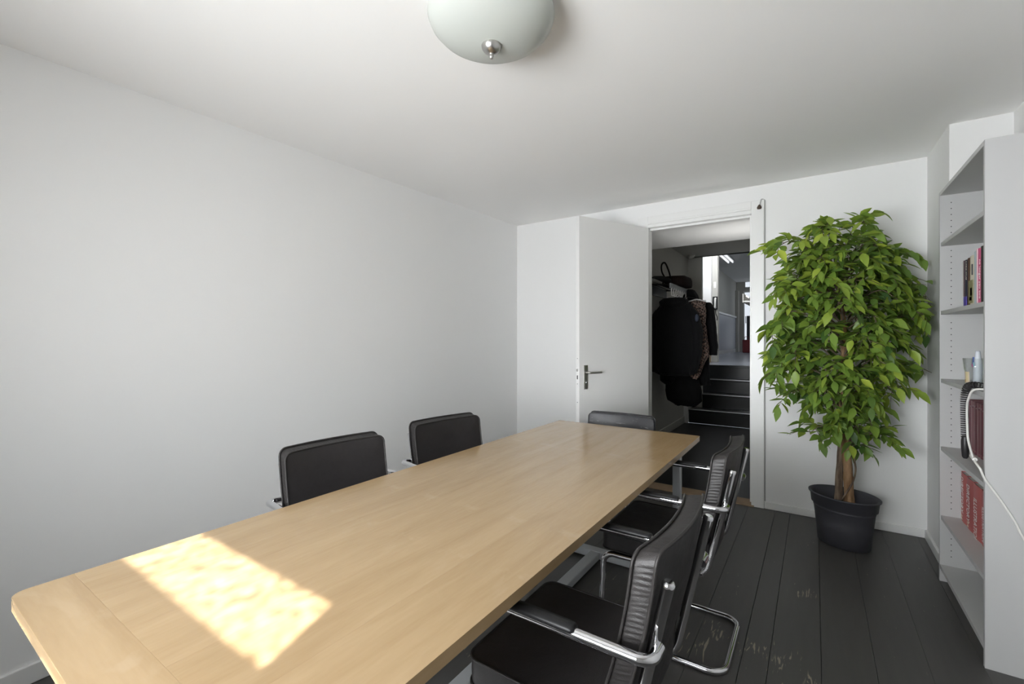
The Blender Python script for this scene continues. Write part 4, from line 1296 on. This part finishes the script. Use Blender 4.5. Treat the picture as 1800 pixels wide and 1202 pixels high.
for i in range(len(pts) - 1):
    a, b_ = pts[i], pts[i + 1]
    K = 5
    for k in range(K):
        u = k / K
        p = a[0].lerp(b_[0], u); n_ = a[1].lerp(b_[1], u); m_ = a[2].lerp(b_[2], u); ph = a[3] + (b_[3] - a[3]) * u
        r_ = 0.0115
        dense.append(p + n_ * (r_ * cos(ph)) + m_ * (r_ * sin(ph)))
MB().tube(dense, 0.0026, 6).build('coil', 'coil_plastic', o)
MB().tube([(-0.002, 0.008, -0.205), (-0.002, 0.008, -0.225), (-0.002, 0.0075, -0.26), (-0.002, 0.007, -0.295), (-0.002, 0.007, -0.303)], [0.010, 0.0135, 0.0135, 0.0105, 0.006], 14).build('grip', 'coil_plastic', o)

# white cable looping out of the bookcase
o = empty('white_cable', (0.56, 2.62, 1.0875))
tag(o, 'white cable looping out of the bookcase and down its side panel', 'cable')
wp = [(0.66, 2.56, 1.094), (0.60, 2.585, 1.094), (0.548, 2.618, 1.090), (0.536, 2.650, 1.045), (0.535, 2.663, 1.00), (0.534, 2.655, 0.93), (0.534, 2.637, 0.872), (0.535, 2.566, 0.812),
      (0.540, 2.505, 0.788), (0.556, 2.5085, 0.745), (0.597, 2.5105, 0.675), (0.635, 2.5105, 0.60), (0.650, 2.5105, 0.56), (0.690, 2.5105, 0.46), (0.745, 2.505, 0.22), (0.78, 2.50, 0.03), (0.80, 2.44, 0.0052), (0.82, 2.20, 0.0052)]
wp = [(x - 0.56, y - 2.62, z - 1.0875) for x, y, z in wp]
MB().tube(spline(wp, 8), 0.0042, 8).build('wire', 'white_cable', o)
MB().tube([(wp[7][0] + 0.004, wp[7][1] + 0.050, wp[7][2] + 0.004), (wp[7][0] + 0.002, wp[7][1] - 0.006, wp[7][2] + 0.000)], [0.0075, 0.0085], 8).build('plug', 'white_plastic', o)

# ------------------------------------------------------------------ potted ficus
PX, PY = 0.150, 3.555
o = plant = empty('potted_ficus', (PX, PY, 0))
tag(o, 'tall artificial ficus with dense green leaves in an oval black pot', 'plant')
PR = radians(-32)      # long axis of the oval pot
prof = [(0.0, 0.004), (0.128, 0.0), (0.136, 0.004), (0.150, 0.15), (0.158, 0.222), (0.160, 0.224), (0.160, 0.228), (0.158, 0.230), (0.160, 0.236), (0.161, 0.240), (0.171, 0.244),
        (0.177, 0.302), (0.186, 0.306), (0.187, 0.313), (0.182, 0.316), (0.174, 0.313), (0.168, 0.30), (0.160, 0.25), (0.156, 0.24), (0.150, 0.225)]
MB().lathe(prof, 56, sx=1.06, sy=0.86, rot=PR).build('pot', 'pot_plastic', plant)
MB().lathe([(0.155, 0.236), (0.12, 0.240), (0.06, 0.243), (0.0, 0.245)], 36, sx=1.03, sy=0.84, rot=PR).build('soil', 'soil', plant)

R_ = random.Random(11)


def trunk(pts, rads, mat, name='trunk'):
    pth = spline(pts, 8)
    m = len(pth)
    rr = []
    for i in range(m):
        u = i / (m - 1) * (len(rads) - 1)
        k = min(int(u), len(rads) - 2)
        rr.append((rads[k] + (rads[k + 1] - rads[k]) * (u - k)) * (1 + 0.16 * noise.noise((i * 0.45, rads[0] * 90, 1.7))))
    MB().tube(pth, rr, 14).build(name, mat, plant)
    return pth


cr_, cf_ = Vector((0.829, 0.559, 0)), Vector((-0.559, 0.829, 0))


def cw_(r, f, z):
    v = cr_ * r + cf_ * f
    return (v.x, v.y, z)


T1 = trunk([cw_(0.012, -0.035, 0.23), cw_(0.004, -0.035, 0.42), cw_(0.0, -0.02, 0.62), cw_(-0.012, -0.01, 0.85), cw_(-0.004, 0.0, 1.10), cw_(0.006, 0.0, 1.35), cw_(-0.03, 0.0, 1.62), cw_(-0.05, 0, 1.80)], [0.030, 0.026, 0.023, 0.021, 0.018, 0.014, 0.010, 0.006], 'bark_tan')
T2 = trunk([cw_(-0.032, 0.0, 0.23), cw_(-0.028, 0.0, 0.42), cw_(-0.012, 0.01, 0.60), cw_(0.010, 0.02, 0.82), cw_(0.02, 0.02, 1.05), cw_(-0.02, 0.02, 1.40)], [0.024, 0.020, 0.017, 0.013, 0.010, 0.006], 'bark_grey')
T3 = trunk([cw_(0.042, 0.005, 0.23), cw_(0.040, 0.0, 0.45), cw_(0.030, 0.0, 0.66), cw_(0.036, 0.0, 0.88), cw_(0.05, 0.0, 1.15), cw_(0.10, 0.0, 1.50), cw_(0.13, 0.0, 1.70)], [0.020, 0.016, 0.014, 0.012, 0.010, 0.008, 0.005], 'bark_grey')
vine = [cw_(-0.05 * cos(k * 0.5) + 0.005, -0.05 * abs(sin(k * 0.5)) - 0.012, 0.24 + k * 0.05) for k in range(12)]
MB().tube(spline(vine, 6), 0.0055, 8).build('vine', 'bark_grey', plant)

# silhouette: half widths to the viewer's left and right against height
SIL = [(0.50, 0.03, 0.04), (0.60, 0.09, 0.12), (0.72, 0.15, 0.18), (0.84, 0.20, 0.24), (0.95, 0.29, 0.33), (1.08, 0.42, 0.46), (1.22, 0.50, 0.50), (1.38, 0.50, 0.52), (1.52, 0.50, 0.50),
       (1.64, 0.46, 0.47), (1.74, 0.42, 0.42), (1.82, 0.40, 0.42), (1.89, 0.32, 0.34), (1.94, 0.20, 0.22), (1.99, 0.06, 0.06)]


def halfw(z, left):
    if z <= SIL[0][0]: return SIL[0][1]
    for (a, b_) in zip(SIL[:-1], SIL[1:]):
        if a[0] <= z <= b_[0]:
            u = (z - a[0]) / (b_[0] - a[0])
            k = 1 if left else 2
            return a[k] + (b_[k] - a[k]) * u
    return 0.05


leaves = []
twigs = MB()


def trunk_at(z):
    best = min(T1, key=lambda p: abs(p.z - z))
    return best


def ok(p):
    X, Y = PX + p.x, PY + p.y
    if Y > YB - 0.03: return False
    if X > 0.592: return False
    if X > 0.535 and Y < 3.36: return False
    if p.z < 0.50: return False
    return True


def add_leaf(p, d, size, tint):
    """d = direction base -> tip"""
    d = d.normalized()
    up = Vector((R_.uniform(-0.5, 0.5), R_.uniform(-0.5, 0.5), 1.0))
    side = d.cross(up)
    if side.length < 1e-3: side = Vector((1, 0, 0))
    side.normalize()
    nn = side.cross(d).normalized()
    roll = Quaternion(d, R_.gauss(0, 0.45))
    side, nn = roll @ side, roll @ nn
    tip = p + d * size
    if ok(p) and ok(tip):
        leaves.append((p, side, d, nn, size, tint))


def branch(z0, az, rad, rise, droop, tintb):
    b0 = trunk_at(z0).copy()
    out = cr_ * cos(az) + cf_ * sin(az)
    lat = Vector((-out.y, out.x, 0))
    k1 = R_.uniform(-0.05, 0.05)
    ps = [b0, b0 + out * rad * 0.35 + Vector((0, 0, rise * 0.7)) + lat * k1 * 0.4, b0 + out * rad * 0.7 + Vector((0, 0, rise)) + lat * k1,
          b0 + out * rad * 0.98 + Vector((0, 0, rise - droop)) + lat * k1 * 1.4]
    pth = spline(ps, 7)
    pth = [p for p in pth if ok(p) or (p - b0).length < 0.1]
    if len(pth) < 5: return
    m = len(pth)
    MB().tube(pth, [0.0062 - 0.0045 * i / (m - 1) for i in range(m)], 6).build('branch', 'twig_brown', plant)
    nt_ = int(5 + rad * 11)
    for j in range(nt_):
        u = 0.28 + 0.72 * (j + R_.random() * 0.6) / nt_
        i = min(m - 2, int(u * (m - 1)))
        p = pth[i].lerp(pth[i + 1], u * (m - 1) - i if u * (m - 1) - i <= 1 else 1)
        tdir = (pth[i + 1] - pth[i]).normalized()
        sgn = 1 if j % 2 else -1
        d = (tdir * R_.uniform(0.4, 1.0) + lat * sgn * R_.uniform(0.3, 1.1) + Vector((0, 0, R_.uniform(-0.35, 0.55)))).normalized()
        ln = R_.uniform(0.07, 0.15)
        q = [p, p + d * ln * 0.5 + Vector((0, 0, 0.004)), p + d * ln + Vector((0, 0, -0.022))]
        sp = spline(q, 4)
        if not ok(sp[-1]): continue
        twigs.tube(sp, [0.0022 - 0.0012 * k / (len(sp) - 1) for k in range(len(sp))], 4)
        nl = R_.randint(5, 7)
        for k in range(nl):
            w = (k + 0.6) / nl
            ii = min(len(sp) - 2, int(w * (len(sp) - 1)))
            lp = sp[ii].lerp(sp[ii + 1], min(1, w * (len(sp) - 1) - ii))
            td = (sp[ii + 1] - sp[ii]).normalized()
            sd_ = td.cross(Vector((0, 0, 1)))
            if sd_.length < 1e-3: continue
            sd_.normalize()
            s2 = 1 if k % 2 else -1
            if k == nl - 1: s2 = 0
            ld = td * R_.uniform(0.5, 1.0) + sd_ * s2 * R_.uniform(0.5, 1.0) + Vector((0, 0, R_.uniform(-0.75, 0.35)))
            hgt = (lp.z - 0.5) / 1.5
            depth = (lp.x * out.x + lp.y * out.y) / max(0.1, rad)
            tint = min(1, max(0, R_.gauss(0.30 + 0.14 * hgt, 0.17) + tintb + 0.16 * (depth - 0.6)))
            add_leaf(lp, ld, R_.uniform(0.070, 0.104), tint)


ga = 2.399963
nB = 70
for k in range(nB):
    u = (k + 0.5) / nB
    zt_ = 0.62 + 1.30 * u ** 0.72             # where this branch's end sits
    az = k * ga + R_.uniform(-0.25, 0.25)
    w = halfw(zt_, cos(az) < 0)
    depthk = abs(sin(az))
    w = w * (1 - 0.22 * depthk) * R_.uniform(0.82, 1.0)
    rise = R_.uniform(0.10, 0.20) if zt_ < 1.8 else R_.uniform(0.20, 0.30)
    droop = R_.uniform(0.03, 0.12)
    z0 = max(0.50, min(1.78, zt_ - rise + droop * 0.5))
    branch(z0, az, max(0.05, w - 0.055), rise, droop, R_.gauss(0, 0.06))
# a few long outer sprays that give the crown its outline
for (az, z0, rad, rise, droop) in ((0.12, 1.62, 0.42, 0.24, 0.02), (0.0, 1.45, 0.50, 0.24, 0.14), (-0.25, 1.40, 0.52, 0.22, 0.22), (-0.35, 1.22, 0.52, 0.22, 0.16), (-0.3, 1.0, 0.50, 0.14, 0.06),
                                   (pi - 0.1, 1.62, 0.44, 0.30, 0.06), (pi + 0.15, 1.45, 0.46, 0.20, 0.06), (pi + 0.1, 1.25, 0.50, 0.22, 0.16), (pi, 1.02, 0.47, 0.20, 0.14), (pi - 0.2, 0.86, 0.36, 0.12, 0.06),
                                   (pi + 0.3, 0.66, 0.22, 0.10, 0.04), (-0.2, 0.62, 0.20, 0.10, 0.02), (1.2 * pi, 1.72, 0.28, 0.28, 0.04), (1.5 * pi, 1.70, 0.24, 0.30, 0.02)):
    branch(z0, az, rad, rise, droop, 0.04)
tag(twigs.build('twigs', 'twig_brown', plant), kind='stuff')

ST = [(0.0, 0.03), (0.14, 0.55), (0.36, 1.0), (0.60, 0.86), (0.82, 0.42), (1.0, 0.0)]


def leaf_verts(wid, curl, fold):
    V = []
    for (u, w) in ST:
        z = -curl * u * u
        hw_ = wid * w
        V += [(-hw_, u, z + fold * hw_), (0, u, z), (hw_, u, z + fold * hw_)]
    return V


LF = []
for i in range(len(ST) - 1):
    LF += [(i * 3, i * 3 + 1, i * 3 + 4, i * 3 + 3), (i * 3 + 1, i * 3 + 2, i * 3 + 5, i * 3 + 4)]
VAR = []
for s in range(4):
    VAR.append(leaf_verts((0.215, 0.235, 0.20, 0.225)[s], (0.10, 0.20, 0.05, 0.28)[s], (0.25, 0.4, 0.15, 0.3)[s]))
TB = 12
leaf_me = {}


def leaf_mesh(var, tb):
    if (var, tb) not in leaf_me:
        me = bpy.data.meshes.new('leaf')
        me.from_pydata(VAR[var], [], LF)
        me.polygons.foreach_set('use_smooth', [True] * len(LF))
        at = me.attributes.new('tint', 'FLOAT', 'POINT')
        at.data.foreach_set('value', [(tb + 0.5) / TB] * len(VAR[var]))
        me.materials.append(MATS['leaf'])
        leaf_me[(var, tb)] = me
    return leaf_me[(var, tb)]


camv = Vector((0 - PX, 0 - PY, CAM_Z))
leaves.sort(key=lambda l: (l[0] - camv).length)
sel, rest = leaves[:300], leaves[300:]
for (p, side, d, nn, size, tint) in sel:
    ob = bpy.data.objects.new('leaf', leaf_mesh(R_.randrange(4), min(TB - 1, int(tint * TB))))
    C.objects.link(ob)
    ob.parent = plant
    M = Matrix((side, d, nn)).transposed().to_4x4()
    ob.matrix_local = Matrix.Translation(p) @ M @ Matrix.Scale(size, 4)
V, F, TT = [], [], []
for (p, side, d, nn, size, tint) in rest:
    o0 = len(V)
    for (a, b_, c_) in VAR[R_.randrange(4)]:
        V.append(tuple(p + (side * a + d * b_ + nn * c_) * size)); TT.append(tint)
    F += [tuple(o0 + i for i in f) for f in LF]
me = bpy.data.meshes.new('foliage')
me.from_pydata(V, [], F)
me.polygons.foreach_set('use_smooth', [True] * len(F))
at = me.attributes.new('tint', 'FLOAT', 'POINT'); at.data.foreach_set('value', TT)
me.materials.append(MATS['leaf'])
fo = bpy.data.objects.new('foliage', me); C.objects.link(fo); fo.parent = plant
tag(fo, kind='stuff')
print('LEAVES', len(leaves))
